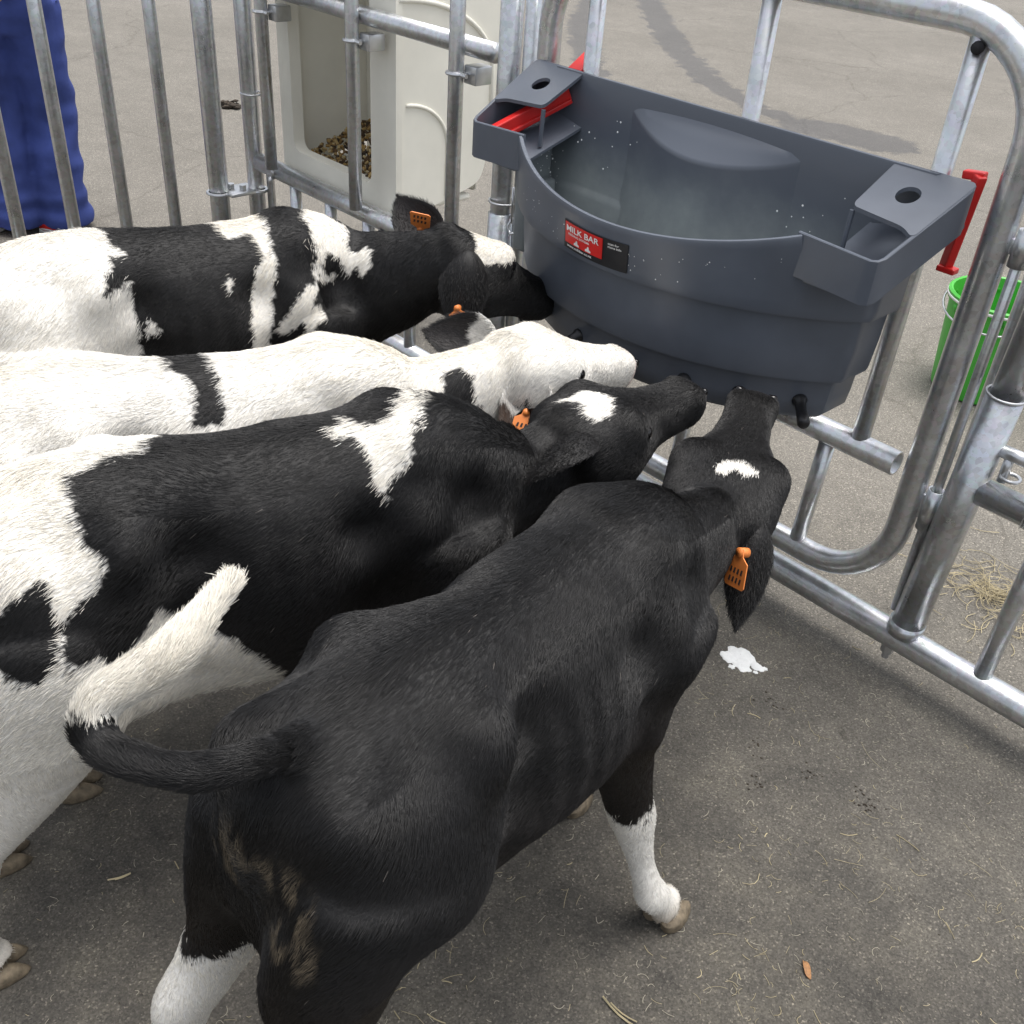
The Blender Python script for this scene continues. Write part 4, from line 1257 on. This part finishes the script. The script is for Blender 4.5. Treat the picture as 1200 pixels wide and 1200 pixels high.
PATCH = {
1: [('white', [(0.000, -0.48), (0.004, -0.49), (0.009, -0.50), (0.013, -0.50), (0.024, -0.51), (0.035, -0.52), (0.058, -0.83), (0.072, -0.82), (0.087, -0.81), (0.103, -0.18), (0.119, -0.01), (0.141, -0.53), (0.162, -0.53), (0.182, -0.53), (0.202, -0.52), (0.226, -0.59), (0.248, -0.59), (0.272, -0.66), (0.294, -0.64), (0.316, -0.63), (0.317, 0.06), (0.321, 0.20), (0.344, 0.33), (0.325, 0.32), (0.306, 0.29), (0.298, 0.50), (0.272, 0.67), (0.273, 0.75), (0.297, 0.67), (0.322, 0.57), (0.335, 0.54), (0.332, 0.65), (0.334, 0.77), (0.336, 0.94), (0.334, 1.19), (0.334, 1.44), (0.334, 1.68), (0.313, 1.65), (0.291, 1.59), (0.269, 1.51), (0.247, 1.45), (0.226, 1.41), (0.206, 1.37), (0.186, 1.35), (0.167, 1.33), (0.149, 1.31), (0.131, 1.30), (0.113, 1.29), (0.096, 1.28), (0.078, 1.27), (0.061, 1.27), (0.044, 1.26), (0.027, 1.26), (0.011, 1.34), (0.000, 2.56), (0.000, 2.09), (0.000, -2.52), (0.000, -2.40), (0.000, -1.34), (0.000, -1.24), (0.000, -1.24), (0.000, -0.68), (0.000, -0.48), (0.000, -0.50), (0.000, -0.48), (0.000, -0.42), (0.000, -0.48), (0.000, -0.45), (0.000, -0.44), (0.000, -0.46), (0.000, -0.47)]),
('white', [(0.426, -0.53), (0.447, -0.52), (0.468, -0.50), (0.458, -0.51), (0.436, -0.53)]),
('white', [(0.515, -0.54), (0.531, -0.62), (0.543, -0.60), (0.544, 0.08), (0.551, 0.23), (0.583, 0.20), (0.605, 0.24), (0.612, 0.41), (0.604, 0.56), (0.589, 0.58), (0.583, 0.68), (0.577, 0.80), (0.569, 0.95), (0.564, 1.13), (0.561, 1.31), (0.558, 1.51), (0.557, 1.73), (0.603, 1.90), (0.603, 1.66), (0.601, 1.40), (0.605, 1.21), (0.611, 1.05), (0.617, 0.89), (0.623, 0.77), (0.643, 0.67), (0.654, 0.57), (0.657, 0.47), (0.662, 0.36), (0.670, 0.23), (0.680, 0.07), (0.707, -0.73), (0.706, -0.73), (0.665, -0.61), (0.596, -0.63), (0.566, -0.58), (0.543, -0.60)]),
('white', [(0.523, 0.66), (0.534, 0.58), (0.537, 0.67), (0.524, 0.77)]),
('white', [(0.808, -0.20), (0.838, -0.22), (0.862, 0.32), (0.884, 0.34), (0.898, 0.33), (0.913, 0.61), (0.917, 0.83), (0.944, 0.70), (0.964, 0.80), (0.958, 1.21), (0.934, 1.44), (0.925, 1.13), (0.899, 1.27), (0.903, 1.05), (0.898, 1.02), (0.882, 1.09), (0.874, 1.24), (0.867, 1.41), (0.722, 0.98), (0.701, 1.08), (0.696, 1.19), (0.718, 1.17), (0.730, 1.37), (0.702, 1.37), (0.685, 1.46), (0.669, 1.50), (0.668, 1.28), (0.652, 1.36), (0.633, 1.42), (0.620, 1.35), (0.632, 1.20), (0.648, 1.09), (0.666, 0.99), (0.707, 0.87), (0.866, 1.28), (0.876, 1.10), (0.876, 0.99), (0.873, 0.89), (0.864, 0.75), (0.835, 0.48)]),
('white', [(0.348, 0.91), (0.365, 0.91), (0.377, 1.09), (0.351, 1.14)]),
('white_face', [(1.126, -0.14), (1.141, -0.03), (1.107, 1.90), (1.107, 2.22), (1.107, 2.43), (1.143, 1.50), (1.175, 1.40), (1.213, 1.27), (1.291, 0.15), (1.323, 0.12), (1.369, -0.16), (1.375, -0.11), (1.324, 0.12), (1.220, 0.53), (1.214, 0.46), (1.194, 0.33), (1.168, 0.16), (1.146, 0.02)]),
],
2: [('black', [(0.392, -0.62), (0.413, -0.54), (0.422, -0.61), (0.431, -0.62), (0.430, -0.62), (0.450, -0.62), (0.470, -0.70), (0.481, 0.13), (0.489, 0.31), (0.487, 0.41), (0.486, 0.52), (0.485, 0.62), (0.467, 0.61), (0.450, 0.60), (0.433, 0.59), (0.440, 0.50), (0.447, 0.42), (0.448, 0.28), (0.435, 0.15), (0.418, 0.14), (0.411, -0.02)]),
('black', [(0.911, 0.37), (0.948, 0.41), (0.968, 0.62), (0.957, 0.89), (0.948, 1.09), (0.940, 1.32), (0.918, 1.18), (0.896, 1.05), (0.875, 0.94), (0.885, 0.74), (0.898, 0.56)]),
('black', [(0.957, 1.01), (0.965, 1.39), (0.951, 1.47)]),
('black', [(1.032, 1.71), (1.041, 1.72), (1.032, 1.90), (1.022, 2.00), (1.025, 1.83)]),
],
3: [('white', [(0.020, -0.52), (0.030, -0.53), (0.050, -0.88), (0.056, -0.90), (0.063, -0.90), (0.070, -0.89), (0.079, -0.89), (0.090, -0.88), (0.104, -0.80), (0.116, -0.80), (0.129, -0.80), (0.143, -0.72), (0.158, -0.63), (0.172, -0.64), (0.186, -0.64), (0.202, -0.72), (0.215, -0.72), (0.228, -0.72), (0.251, -0.98), (0.263, -0.97), (0.271, -0.97), (0.280, -0.97), (0.290, -0.89), (0.305, -0.70), (0.320, -0.70), (0.332, -0.69), (0.345, -0.68), (0.358, -0.67), (0.371, -0.66), (0.391, -0.65), (0.405, -0.63), (0.401, -0.63), (0.386, -0.64), (0.371, -0.66), (0.354, -0.13), (0.334, 0.00), (0.318, 0.04), (0.303, 0.07), (0.286, 0.08), (0.271, 0.09), (0.255, 0.09), (0.239, 0.11), (0.222, 0.12), (0.215, 0.19), (0.215, 0.27), (0.215, 0.34), (0.216, 0.40), (0.217, 0.47), (0.219, 0.54), (0.228, 0.60), (0.237, 0.71), (0.229, 0.77), (0.222, 0.85), (0.202, 0.89), (0.189, 0.94), (0.177, 0.98), (0.166, 1.09), (0.165, 1.16), (0.164, 1.23), (0.164, 1.30), (0.175, 1.37), (0.190, 1.34), (0.207, 1.31), (0.209, 1.48), (0.225, 1.50), (0.236, 1.47), (0.247, 1.44), (0.259, 1.34), (0.272, 1.25), (0.292, 1.15), (0.308, 1.19), (0.314, 1.42), (0.330, 1.53), (0.345, 1.60), (0.358, 1.65), (0.370, 1.69), (0.383, 1.72), (0.395, 1.80), (0.408, 1.91), (0.422, 2.03), (0.436, 2.16), (0.453, 2.33), (0.477, 2.66), (0.472, 2.74), (0.466, 2.74), (0.456, 2.67), (0.450, 2.68), (0.442, 2.67), (0.434, 2.67), (0.427, 2.69), (0.415, 2.68), (0.403, 2.70), (0.382, 2.66), (0.366, 2.67), (0.351, 2.66), (0.328, 2.67), (0.315, 2.68), (0.277, 2.58), (0.263, 2.56), (0.209, 2.39), (0.200, 2.45), (0.195, 2.46), (0.188, 2.46), (0.179, 2.47), (0.164, 2.60), (0.156, 2.61), (0.147, 2.60), (0.134, 2.66), (0.124, 2.66), (0.112, 2.71), (0.101, 2.70), (0.089, 2.69), (0.076, 2.67), (0.062, 2.67), (0.049, 2.68), (0.035, 2.69), (0.022, 2.70), (0.008, 2.71), (0.000, 2.73), (0.000, 2.72), (0.000, 2.73), (0.000, 2.75), (0.000, 2.79), (0.000, 2.89), (0.000, 2.88), (0.000, 2.85), (0.000, 2.85), (0.000, 2.86), (0.000, 2.86), (0.000, 2.86), (0.000, 2.87), (0.000, 2.86), (0.000, -3.08), (0.000, -3.07), (0.000, -3.07), (0.000, -3.06), (0.000, -3.03), (0.000, -3.05), (0.000, -3.04), (0.000, -3.06), (0.000, -3.01), (0.000, -3.05), (0.000, -3.00), (0.000, -3.00), (0.000, -3.05), (0.000, -2.98), (0.000, 2.12), (0.000, -0.75), (0.000, -0.71), (0.000, -0.43), (0.000, -0.54), (0.000, -0.42), (0.000, -0.50), (0.000, -0.43), (0.000, -0.49), (0.000, -0.42), (0.000, -0.47), (0.000, -0.51), (0.000, -0.46), (0.000, -0.48), (0.005, -0.50), (0.009, -0.51), (0.017, -0.51)]),
('black', [(0.099, 0.90), (0.110, 0.84), (0.122, 0.78), (0.136, 0.75), (0.151, 0.71), (0.161, 0.72), (0.170, 0.83), (0.168, 0.91), (0.166, 1.00), (0.165, 1.08), (0.158, 1.16), (0.152, 1.24), (0.145, 1.32), (0.134, 1.36), (0.122, 1.41), (0.112, 1.38), (0.098, 1.32), (0.085, 1.26), (0.073, 1.19), (0.061, 1.12), (0.064, 1.03), (0.068, 0.93), (0.084, 0.91)]),
('white', [(0.581, 0.06), (0.602, 0.08), (0.662, 0.00), (0.674, 0.09), (0.687, 0.16), (0.705, 0.15), (0.724, 0.14), (0.755, 0.04), (0.770, -0.15), (0.783, -0.59), (0.783, 0.04), (0.768, 0.18), (0.759, 0.29), (0.744, 0.38), (0.728, 0.48), (0.710, 0.50), (0.691, 0.53), (0.682, 0.59), (0.673, 0.65), (0.664, 0.71), (0.665, 0.61), (0.658, 0.52), (0.663, 0.43), (0.670, 0.34), (0.665, 0.24), (0.661, 0.13), (0.587, 0.21)]),
('white', [(0.534, -0.70), (0.562, -0.75), (0.571, -0.74), (0.566, -0.75), (0.552, -0.76)]),
('white_face', [(1.072, -0.35), (1.093, -0.31), (1.115, -0.27), (1.140, -0.29), (1.162, -0.04), (1.165, 0.39), (1.131, 0.74), (1.109, 0.79), (1.098, 0.79), (1.094, 0.54), (1.102, 0.20), (1.104, -0.03), (1.085, -0.13)]),
],
4: [('white_face', [(1.052, -0.29), (1.079, -0.15), (1.088, 0.27), (1.076, 0.60), (1.066, 0.58), (1.054, 0.41), (1.059, 0.20), (1.055, 0.04), (1.041, -0.00), (1.040, -0.19)]),
],
}
LEGS_W = {n: ('white', 0, .30) for n in ('hl', 'hr', 'fl', 'fr')}
calf('calf', 'calf with black and white striped back beside the feed box panel', (-2.08, .57), (-1.94, 1.20), .885,
     (-1.70, 1.41, .815), (-1.625, 1.70, .665), (-.30, .1, 1), 'black', PATCH.get(1, ()), LEGS_W, None,
     [((-.62, .0, .48), (.6, -.6, .5), 'black', 'black'), ((.34, -.40, -.9), (-.7, .5, -.4), 'black', 'black')],
     tags=[(1, .35, 0.0, (.35, -.3, .8), (.6, -.7, .3), 1.0), (-1, .72, .0, (.3, -.1, -.8), (.5, -.7, .3), .9, (.02, -.03, .015))],
     fur_n=150000, seed=1, ear_w=.050, tail_white=0)
calf('calf', 'mostly white calf with white face and black ear', (-1.62, .35), (-1.375, .93), .865,
     (-1.295, 1.235, .755), (-1.225, 1.53, .705), (-.1, -.25, 1), 'white', PATCH.get(2, ()), LEGS_W, None,
     [((-.75, -.25, .02), (.5, -.5, .5), 'white', 'black'), ((.40, -.45, -.75), (.6, -.6, .3), 'white', 'brown')],
     tags=[(-1, .45, .0, (.3, -.5, -.7), (.6, -.6, .3), .9)],
     fur_n=150000, seed=2, ear_w=.047, tail_white=0, skin_nose=(.62, .45, .40))
calf('calf', 'large black calf with white rump and white streak behind the shoulder', (-1.275, .25), (-1.110, .88), .885,
     (-1.075, 1.175, .71), (-1.03, 1.505, .73), (-.12, -.30, 1), 'black', PATCH.get(3, ()), {'hl': ('white', 0, .52), 'hr': ('white', 0, .52), 'fl': ('white', 0, .4), 'fr': ('white', 0, .4)}, {'hl': (-1.44, .186), 'hr': (-1.23, .10)},
     [((-.5, .1, -.8), (.4, -.6, .5), 'black', 'black'), ((.10, -.95, .12), (.4, .1, -.9), 'black', 'black')],
     fur_n=230000, seed=3, tail_white=0, neck_dz=-.035)
calf('calf', 'all black backed calf with white switch and white socks', (-.652, .362), (-.733, .965), .875,
     (-.775, 1.25, .665), (-.95, 1.595, .725), (.25, -.35, 1), 'black', PATCH.get(4, ()), {'hl': ('white', 0, .43), 'fl': ('white', 0, .2), 'fr': ('white', 0, .315), 'hr': ('white', 0, .12)}, {'fr': (-.545, 1.075), 'hl': (-.86, .23), 'fl': (-.865, 1.09)},
     [((-.5, -.3, -.8), (-.4, -.6, .5), 'black', 'black'), ((.36, -.55, -.85), (-.6, .5, -.5), 'black', 'black')],
     tags=[(-1, .30, -.012, (.20, -.30, -.85), (-.35, -.9, .1), 1.1, (.018, -.030, .024))],
     tailpath=[(-.637, .335, .872), (-.678, .262, .86), (-.769, .217, .85), (-.797, .23, .88), (-.778, .304, .92), (-.80, .395, .96)],
     tail_r=(.024, .023, .0195, .018, .0185, .022, .0225, .014), fur_n=330000, seed=4, tail_white=.64, ear_w=.036, dirt=[(-.385, -.045, .655, .050, .32), (-.385, .03, .66, .045, .3), (-.37, -.075, .61, .035, .25)], legoff={'hr': (-.045, -.055), 'fr': (-.028, -.030)})

# ------------------------------------------------------------------ milk drops inside the feeder
RS = np.random.default_rng(21)
V, Fq = [], []
def drop(c, nrm, r):
    nrm = unit(nrm); a = unit(np.cross(nrm, (.3, .5, .81))); b = np.cross(nrm, a)
    vs = [np.array(c) + nrm * r * .5] + [np.array(c) + r * (math.cos(t_) * a + math.sin(t_) * b) for t_ in np.linspace(0, 2 * math.pi, 9)[:-1]]
    k0 = len(V); V.extend(vs)
    for i in range(8): Fq.append((k0, k0 + 1 + i, k0 + 1 + (i + 1) % 8))
for _ in range(70):      # back wall
    drop((XC + RS.uniform(-.47, .47), YB - .030, RS.uniform(.86, 1.06)), (0, -1, .1), RS.choice([.0012, .0016, .0024]))
for _ in range(60):      # left end wall
    drop((XC - HW + .058, RS.uniform(1.80, 1.90), RS.uniform(.72, .95)), (1, 0, 0), RS.choice([.0012, .0018, .0026]))
for _ in range(60):      # outside of the front
    u = RS.uniform(-.3, .33); drop(arc_map(u, RS.uniform(.03, .10), .0006), (math.sin(u / ARC_R), -math.cos(u / ARC_R), 0), RS.choice([.0007, .001, .0014]))
md = mesh_obj('milk_drops', V, Fq, 'foam', fd, True, (XC, YB, 0.6)); md['kind'] = 'stuff'

# ------------------------------------------------------------------ person outside the side fence
org = (-4.55, 1.50, 0)
pr = empty('person', org, 'person in loose blue work trousers standing outside the side fence', 'person')
fwd_p = unit((-.55, .83, 0)); lat = np.array((-fwd_p[1], fwd_p[0], 0))
hipA, footA = np.array((-4.505, 1.625, .90)), np.array((-4.52, 1.63, .09))
hipB, footB = np.array((-4.585, 1.475, .90)), np.array((-4.60, 1.455, .09))
mid = (hipA + hipB) / 2
def limb(pts, rad, n=20):
    P = catmull(pts, 6); R = catmull([(r, 0, 0) for r in rad], 6)[:, 0]
    return tube(P, R, n)
bv, bf = [], []
def addb(vf):
    b = len(bv); bv.extend(vf[0]); bf.extend([tuple(i + b for i in q) for q in vf[1]])
for hp, ft in ((hipA, footA), (hipB, footB)):
    addb(limb([hp, hp * .5 + ft * .5 + fwd_p * .02, ft + np.array((0, 0, .02)), ft - np.array((0, 0, .03))], [.085, .058, .04, .045]))
    addb(limb([ft - np.array((0, 0, .05)) - fwd_p * .05, ft - np.array((0, 0, .055)) + fwd_p * .10, ft - np.array((0, 0, .065)) + fwd_p * .17], [.034, .034, .022]))
tw = [(.0, .165, .105), (.14, .15, .10), (.30, .165, .11), (.44, .185, .11), (.54, .15, .08), (.58, .06, .06), (.66, .055, .06)]
st = catmull(tw, 4)
addb(loft([mid + np.array((0, 0, z)) for z, *_ in st], [lat] * len(st), [fwd_p] * len(st), st[:, 1], st[:, 2], st[:, 2], 24))
hc_ = mid + np.array((0, 0, .77)) + fwd_p * .02
hs_ = [(-.125, .03, .035), (-.10, .055, .07), (-.03, .068, .085), (.04, .074, .095), (.09, .06, .08), (.118, .025, .03)]
st = catmull(hs_, 4)
addb(loft([hc_ + np.array((0, 0, z)) for z, *_ in st], [lat] * len(st), [fwd_p] * len(st), st[:, 1], st[:, 2], st[:, 2], 24))
addb(limb([hc_ + fwd_p * .085 + np.array((0, 0, .02)), hc_ + fwd_p * .105 - np.array((0, 0, .015)), hc_ + fwd_p * .112 - np.array((0, 0, .03))], [.010, .013, .012], 10))
for s in (-1, 1):
    addb(limb([hc_ + lat * s * .072 + np.array((0, 0, .03)), hc_ + lat * s * .080, hc_ + lat * s * .073 - np.array((0, 0, .03))], [.010, .016, .008], 10))
arms = []
for s, hand in ((-1, np.array((-4.385, 1.50, 1.09))), (1, mid + lat * .27 + np.array((0, 0, -.05)) + fwd_p * .05)):
    if s == -1: s_sgn = np.sign((hand - mid) @ lat) or 1
    else: s_sgn = -np.sign((np.array((-4.385, 1.50, 1.09)) - mid) @ lat)
    if s == 1: hand = mid + lat * s_sgn * .27 + np.array((0, 0, -.05)) + fwd_p * .05
    sh = mid + lat * s_sgn * .19 + np.array((0, 0, .50)); el = (sh + hand) / 2 + lat * s_sgn * .05 - fwd_p * .03
    arms.append((sh, el, hand))
    addb(limb([sh, el, hand + np.array((0, 0, .06)), hand], [.048, .038, .026, .030]))
    pl = hand - np.array((0, 0, .045))
    addb(loft([hand + np.array((0, 0, .01)), hand - np.array((0, 0, .03)), hand - np.array((0, 0, .075)), hand - np.array((0, 0, .09))], [fwd_p] * 4, [lat] * 4, [.03, .04, .042, .036], [.016, .017, .015, .010], [.016, .017, .015, .010], 16))
    for q_, (o_, l_) in enumerate(((-.030, .065), (-.010, .078), (.010, .074), (.030, .058))):
        b0 = hand - np.array((0, 0, .082)) + fwd_p * o_
        addb(limb([b0, b0 - np.array((0, 0, l_ * .5)) + fwd_p * .004, b0 - np.array((0, 0, l_)) - lat * s_sgn * .014], [.0095, .0088, .0075], 10))
    b0 = hand - np.array((0, 0, .03)) + fwd_p * .034
    addb(limb([b0, b0 + fwd_p * .018 - np.array((0, 0, .03)), b0 + fwd_p * .018 - np.array((0, 0, .062))], [.012, .011, .009], 10))
P_, F_, E_ = remesh(bv, bf, .006, 4, .5)
mesh_obj('body', P_, F_, 'skin', pr, True, org)
# trousers: loose, with folds
tv, tf = [], []
def addt(vf):
    b = len(tv); tv.extend(vf[0]); tf.extend([tuple(i + b for i in q) for q in vf[1]])
for hp, ft in ((hipA, footA), (hipB, footB)):
    kn = hp * .5 + ft * .5 + fwd_p * .03
    addt(limb([hp + np.array((0, 0, .02)), hp * .75 + ft * .25 + fwd_p * .01, kn, hp * .22 + ft * .78, ft - np.array((0, 0, .06))], [.122, .110, .100, .102, .112]))
addt(loft([mid + np.array((0, 0, z)) for z in (-.10, -.03, .06, .14)], [lat] * 4, [fwd_p] * 4, [.15, .185, .185, .17], [.10, .125, .125, .118], [.10, .13, .125, .118], 28))
P_, F_, E_ = remesh(tv, tf, .010, 8, .5)
N_ = vnormals(P_, F_)
fold = np.array([mnoise.noise(Vector((p[0] * 7, p[1] * 7, p[2] * 16))) * .010 + mnoise.noise(Vector((p[0] * 16 + p[2] * 7, p[1] * 16, p[2] * 9))) * .007
                 + .006 * math.sin(p[2] * 70 + 5 * p[0]) * math.exp(-((p[2] - .12) / .08) ** 2) for p in P_])
mesh_obj('trousers', P_ + N_ * fold[:, None], F_, 'blue', pr, True, org)
# jacket
jv, jf = [], []
def addj(vf):
    b = len(jv); jv.extend(vf[0]); jf.extend([tuple(i + b for i in q) for q in vf[1]])
jw = [(.10, .192, .135), (.2, .18, .13), (.30, .185, .135), (.44, .205, .13), (.53, .16, .095), (.575, .075, .075)]
st = catmull(jw, 4)
addj(loft([mid + np.array((0, 0, z)) for z, *_ in st], [lat] * len(st), [fwd_p] * len(st), st[:, 1], st[:, 2], st[:, 2], 28))
for sh, el, hd_p in arms: addj(limb([sh, el, hd_p + np.array((0, 0, .05))], [.066, .056, .044]))
P_, F_, E_ = remesh(jv, jf, .010, 6, .5)
mesh_obj('jacket', P_, F_, 'blue', pr, True, org)
for ft in (footA, footB - np.array((.02, .09, 0))):
    c_ = ft * np.array((1, 1, 0)) - unit((.7, .7, 0)) * .03 
    sv, sfc = [], []
    st = catmull([(-.10, .034, .075), (-.06, .042, .095), (.02, .043, .085), (.09, .047, .062), (.15, .043, .05), (.185, .025, .032)], 4)
    up = loft([c_ + fwd_p * x + np.array((0, 0, .024)) for x, *_ in st], [lat] * len(st), [np.array((0, 0, 1.))] * len(st), st[:, 1], st[:, 2] - .02, np.full(len(st), .012), 20, 2.4)
    sh_ = mesh_obj('shoe', up[0], up[1], 'red', pr, True, org)
    so = loft([c_ + fwd_p * x + np.array((0, 0, .012)) for x, *_ in st], [lat] * len(st), [np.array((0, 0, 1.))] * len(st), st[:, 1] + .006, np.full(len(st), .012), np.full(len(st), .012), 20, 4)
    mesh_obj('sole', so[0], so[1], 'white', sh_, True, org)
st = catmull([(-.02, .070, .09), (.05, .080, .102), (.10, .066, .086), (.128, .025, .035)], 4)
hv = loft([hc_ - fwd_p * .012 + np.array((0, 0, z)) for z, *_ in st], [lat] * len(st), [fwd_p] * len(st), st[:, 1], st[:, 2] * .78, st[:, 2], 24)
mesh_obj('hair', hv[0], hv[1], 'hair', pr, True, org)
for s in (-1, 1):
    e_ = hc_ + fwd_p * .078 + lat * s * .030 + np.array((0, 0, .018))
    bm = bmesh.new(); bmesh.ops.create_uvsphere(bm, u_segments=12, v_segments=8, radius=.012); bm.verts.index_update()
    mesh_obj('eye', [np.array(v.co) + e_ for v in bm.verts], [[q.index for q in f.verts] for f in bm.faces], 'eye', pr, True, org); bm.free()
G = Geo(); G.tube([hc_ + fwd_p * .083 + lat * a + np.array((0, 0, -.058 - 3 * a * a)) for a in np.linspace(-.022, .022, 7)], .005, 8); G.build('mouth', 'red', pr, True, org)

# ------------------------------------------------------------------ litter on the ground
def stalk(V, Fq, x, y, ang, L_, r, bendy, z=.003, rs=None):
    n_ = 5
    P = []
    for i in range(n_):
        t_ = i / (n_ - 1) - .5
        P.append((x + math.cos(ang) * L_ * t_ - math.sin(ang) * bendy * (4 * t_ * t_ - 1) * L_, y + math.sin(ang) * L_ * t_ + math.cos(ang) * bendy * (4 * t_ * t_ - 1) * L_, z + abs(t_) * .006 * (L_ / .08)))
    a, b = tube(P, r, 4)
    k0 = len(V); V.extend(a); Fq.extend([tuple(i + k0 for i in q) for q in b])
RS = np.random.default_rng(33)
V, Fq = [], []
cl = [(RS.uniform(-1.2, .3), RS.uniform(.5, 1.9)) for _ in range(26)]
for k in range(800):
    if RS.random() < .45:
        c_ = cl[RS.integers(len(cl))]; x, y = c_[0] + RS.normal() * .06, c_[1] + RS.normal() * .06
    else: x, y = RS.uniform(-1.8, .8), RS.uniform(.05, 2.3)
    stalk(V, Fq, x, y, RS.uniform(0, 6.28), RS.choice([.010, .018, .03, .06], p=[.4, .35, .2, .05]) * RS.uniform(.6, 1.3), RS.choice([.0003, .0004, .0006, .0010], p=[.4, .35, .2, .05]), RS.normal() * .16, .0008)
o = mesh_obj('straw_litter', V, Fq, 'straw', None, False)
tag(o, 'thin bits of straw scattered over the pen asphalt', 'straw', kind='stuff')
V, Fq = [], []
for k in range(1600):
    x, y = RS.uniform(-1.8, .9), RS.uniform(.0, 2.4)
    stalk(V, Fq, x, y, RS.uniform(0, 6.28), RS.uniform(.005, .022), RS.uniform(.00025, .0006), RS.normal() * .35, .0006)
o = mesh_obj('hay_litter', V, Fq, 'hay', None, False)
tag(o, 'fine brown hay chaff trodden into the pen asphalt', 'hay', kind='stuff')
V, Fq = [], []
for k in range(190):      # loose heap outside the gate
    r_ = abs(RS.normal()) * .085; a = RS.uniform(0, 6.28)
    x, y = -.62 + r_ * math.cos(a) * 1.5, 2.46 + r_ * math.sin(a) * 1.1
    stalk(V, Fq, x, y, RS.uniform(0, 6.28), RS.uniform(.03, .11), RS.uniform(.0006, .0011), RS.normal() * .25, .003 + max(0, .02 - r_ * .15) * RS.random())
o = mesh_obj('hay_wisp', V, Fq, 'straw', None, False)
tag(o, 'loose wisp of pale hay lying just outside the gate', 'hay', kind='stuff')
for (x, y, ang, L_, b_, lab) in ((-.50, .845, .05, .075, .05, 'long yellow straw stalk lying alone on the open asphalt'), (-1.27, .335, 1.25, .040, .03, 'short yellow straw stalk lying by the white calf hooves')):
    V, Fq = [], []
    stalk(V, Fq, x, y, ang, L_, .0018, b_, .003); stalk(V, Fq, x + .004, y + .005, ang + .12, L_ * .7, .0013, b_, .003)
    tag(mesh_obj('straw_stalk', V, Fq, 'straw', None, False), lab, 'straw')
# grains of grit and manure crumbs
V, Fq = [], []
def crumb(x, y, r, z=0.0):
    q = RS.normal(size=(6, 3)) * .18
    base_ = np.array([(1, 0, 0), (-1, 0, 0), (0, 1, 0), (0, -1, 0), (0, 0, 1), (0, 0, -.3)]) + q
    k0 = len(V); V.extend([tuple(p * r * np.array((1.2, 1.2, .6)) + np.array((x, y, z + .25 * r))) for p in base_])
    for a, b, c_ in ((0, 2, 4), (2, 1, 4), (1, 3, 4), (3, 0, 4), (2, 0, 5), (1, 2, 5), (3, 1, 5), (0, 3, 5)): Fq.append((k0 + a, k0 + b, k0 + c_))
for (cx, cy) in ((-.72, 1.52), (-.66, 1.44), (-.60, 1.55), (-.50, 1.58), (-.46, 1.57), (-.78, 1.66)):
    for _ in range(14): crumb(cx + RS.normal() * .018, cy + RS.normal() * .014, RS.uniform(.001, .003))
for _ in range(900): crumb(RS.uniform(-1.9, .9), RS.uniform(0, 2.3), RS.uniform(.0006, .0016))
tag(mesh_obj('manure_crumbs', V, Fq, 'dung', None, True), 'dark manure crumbs and grit on the asphalt below the gate', 'manure', kind='stuff')
# dung lump in the yard
V, Fq = [], []
for _ in range(60): crumb(-6.06 + RS.normal() * .035, 3.30 + RS.normal() * .035, RS.uniform(.012, .026), max(0, RS.normal() * .008 + .006))
tag(mesh_obj('dung_lump', V, Fq, 'dung', None, True), 'small brown dung lump on the yard behind the corner post', 'dung', kind='stuff')
# spilt milk foam
org = (-.905, 1.715, 0)
fm = empty('milk_foam', org, 'white splash of milk foam on the asphalt below the black ear', 'milk foam')
for (dx, dy, rx, ry) in ((-.012, .016, .030, .021), (.012, -.012, .019, .014), (.040, .014, .015, .011), (-.026, -.012, .020, .014), (.020, .020, .008, .006), (.034, -.010, .006, .005), (.055, .024, .006, .004), (.0, -.034, .007, .005), (.048, -.004, .005, .004)):
    vs, fs = [], []
    n_ = 22
    rx, ry = rx * 1.25, ry * 1.25
    for ring_i, (sc_, zz) in enumerate(((1.0, .0004), (.95, .0016), (.7, .0028), (.35, .0034), (.02, .0036))):
        for q_ in range(n_):
            a = 2 * math.pi * q_ / n_
            wv_ = 1 + .38 * mnoise.noise(Vector((math.cos(a) * 1.6 + dx * 90, math.sin(a) * 1.6 + dy * 90, 3))) + .22 * mnoise.noise(Vector((math.cos(a) * 4, math.sin(a) * 5 + dx * 50, 9)))
            vs.append((org[0] + dx + rx * sc_ * wv_ * math.cos(a), org[1] + dy + ry * sc_ * wv_ * math.sin(a), zz * min(1, rx / .012)))
    for r_ in range(4):
        for q_ in range(n_): fs.append((r_ * n_ + q_, r_ * n_ + (q_ + 1) % n_, (r_ + 1) * n_ + (q_ + 1) % n_, (r_ + 1) * n_ + q_))
    mesh_obj('foam_patch', vs, fs, 'foam', fm, True, org)
# dry leaf
vs, fs = [], []
n_ = 10
for i in range(n_ + 1):
    u = i / n_; w = .006 * math.sin(math.pi * u) ** .7 + .0003
    for v in (-1, 0, 1): vs.append((-.338 + .026 * (u - .5) + .002 * v, 1.155 - .020 * (u - .5) + w * v, .003 + .003 * abs(v) + .002 * math.sin(5 * u)))
for i in range(n_):
    for v in range(2): fs.append((i * 3 + v, i * 3 + v + 1, (i + 1) * 3 + v + 1, (i + 1) * 3 + v))
lf = mesh_obj('dry_leaf', vs, fs, 'orange', None, True)
md_ = lf.modifiers.new('thick', 'SOLIDIFY'); md_.thickness = .0006
lf.data.materials.clear(); lf.data.materials.append(m_plain('leaf', (.30, .15, .06), .7, 0, .3, 300))
tag(lf, 'small curled dry brown leaf on the open asphalt', 'leaf')
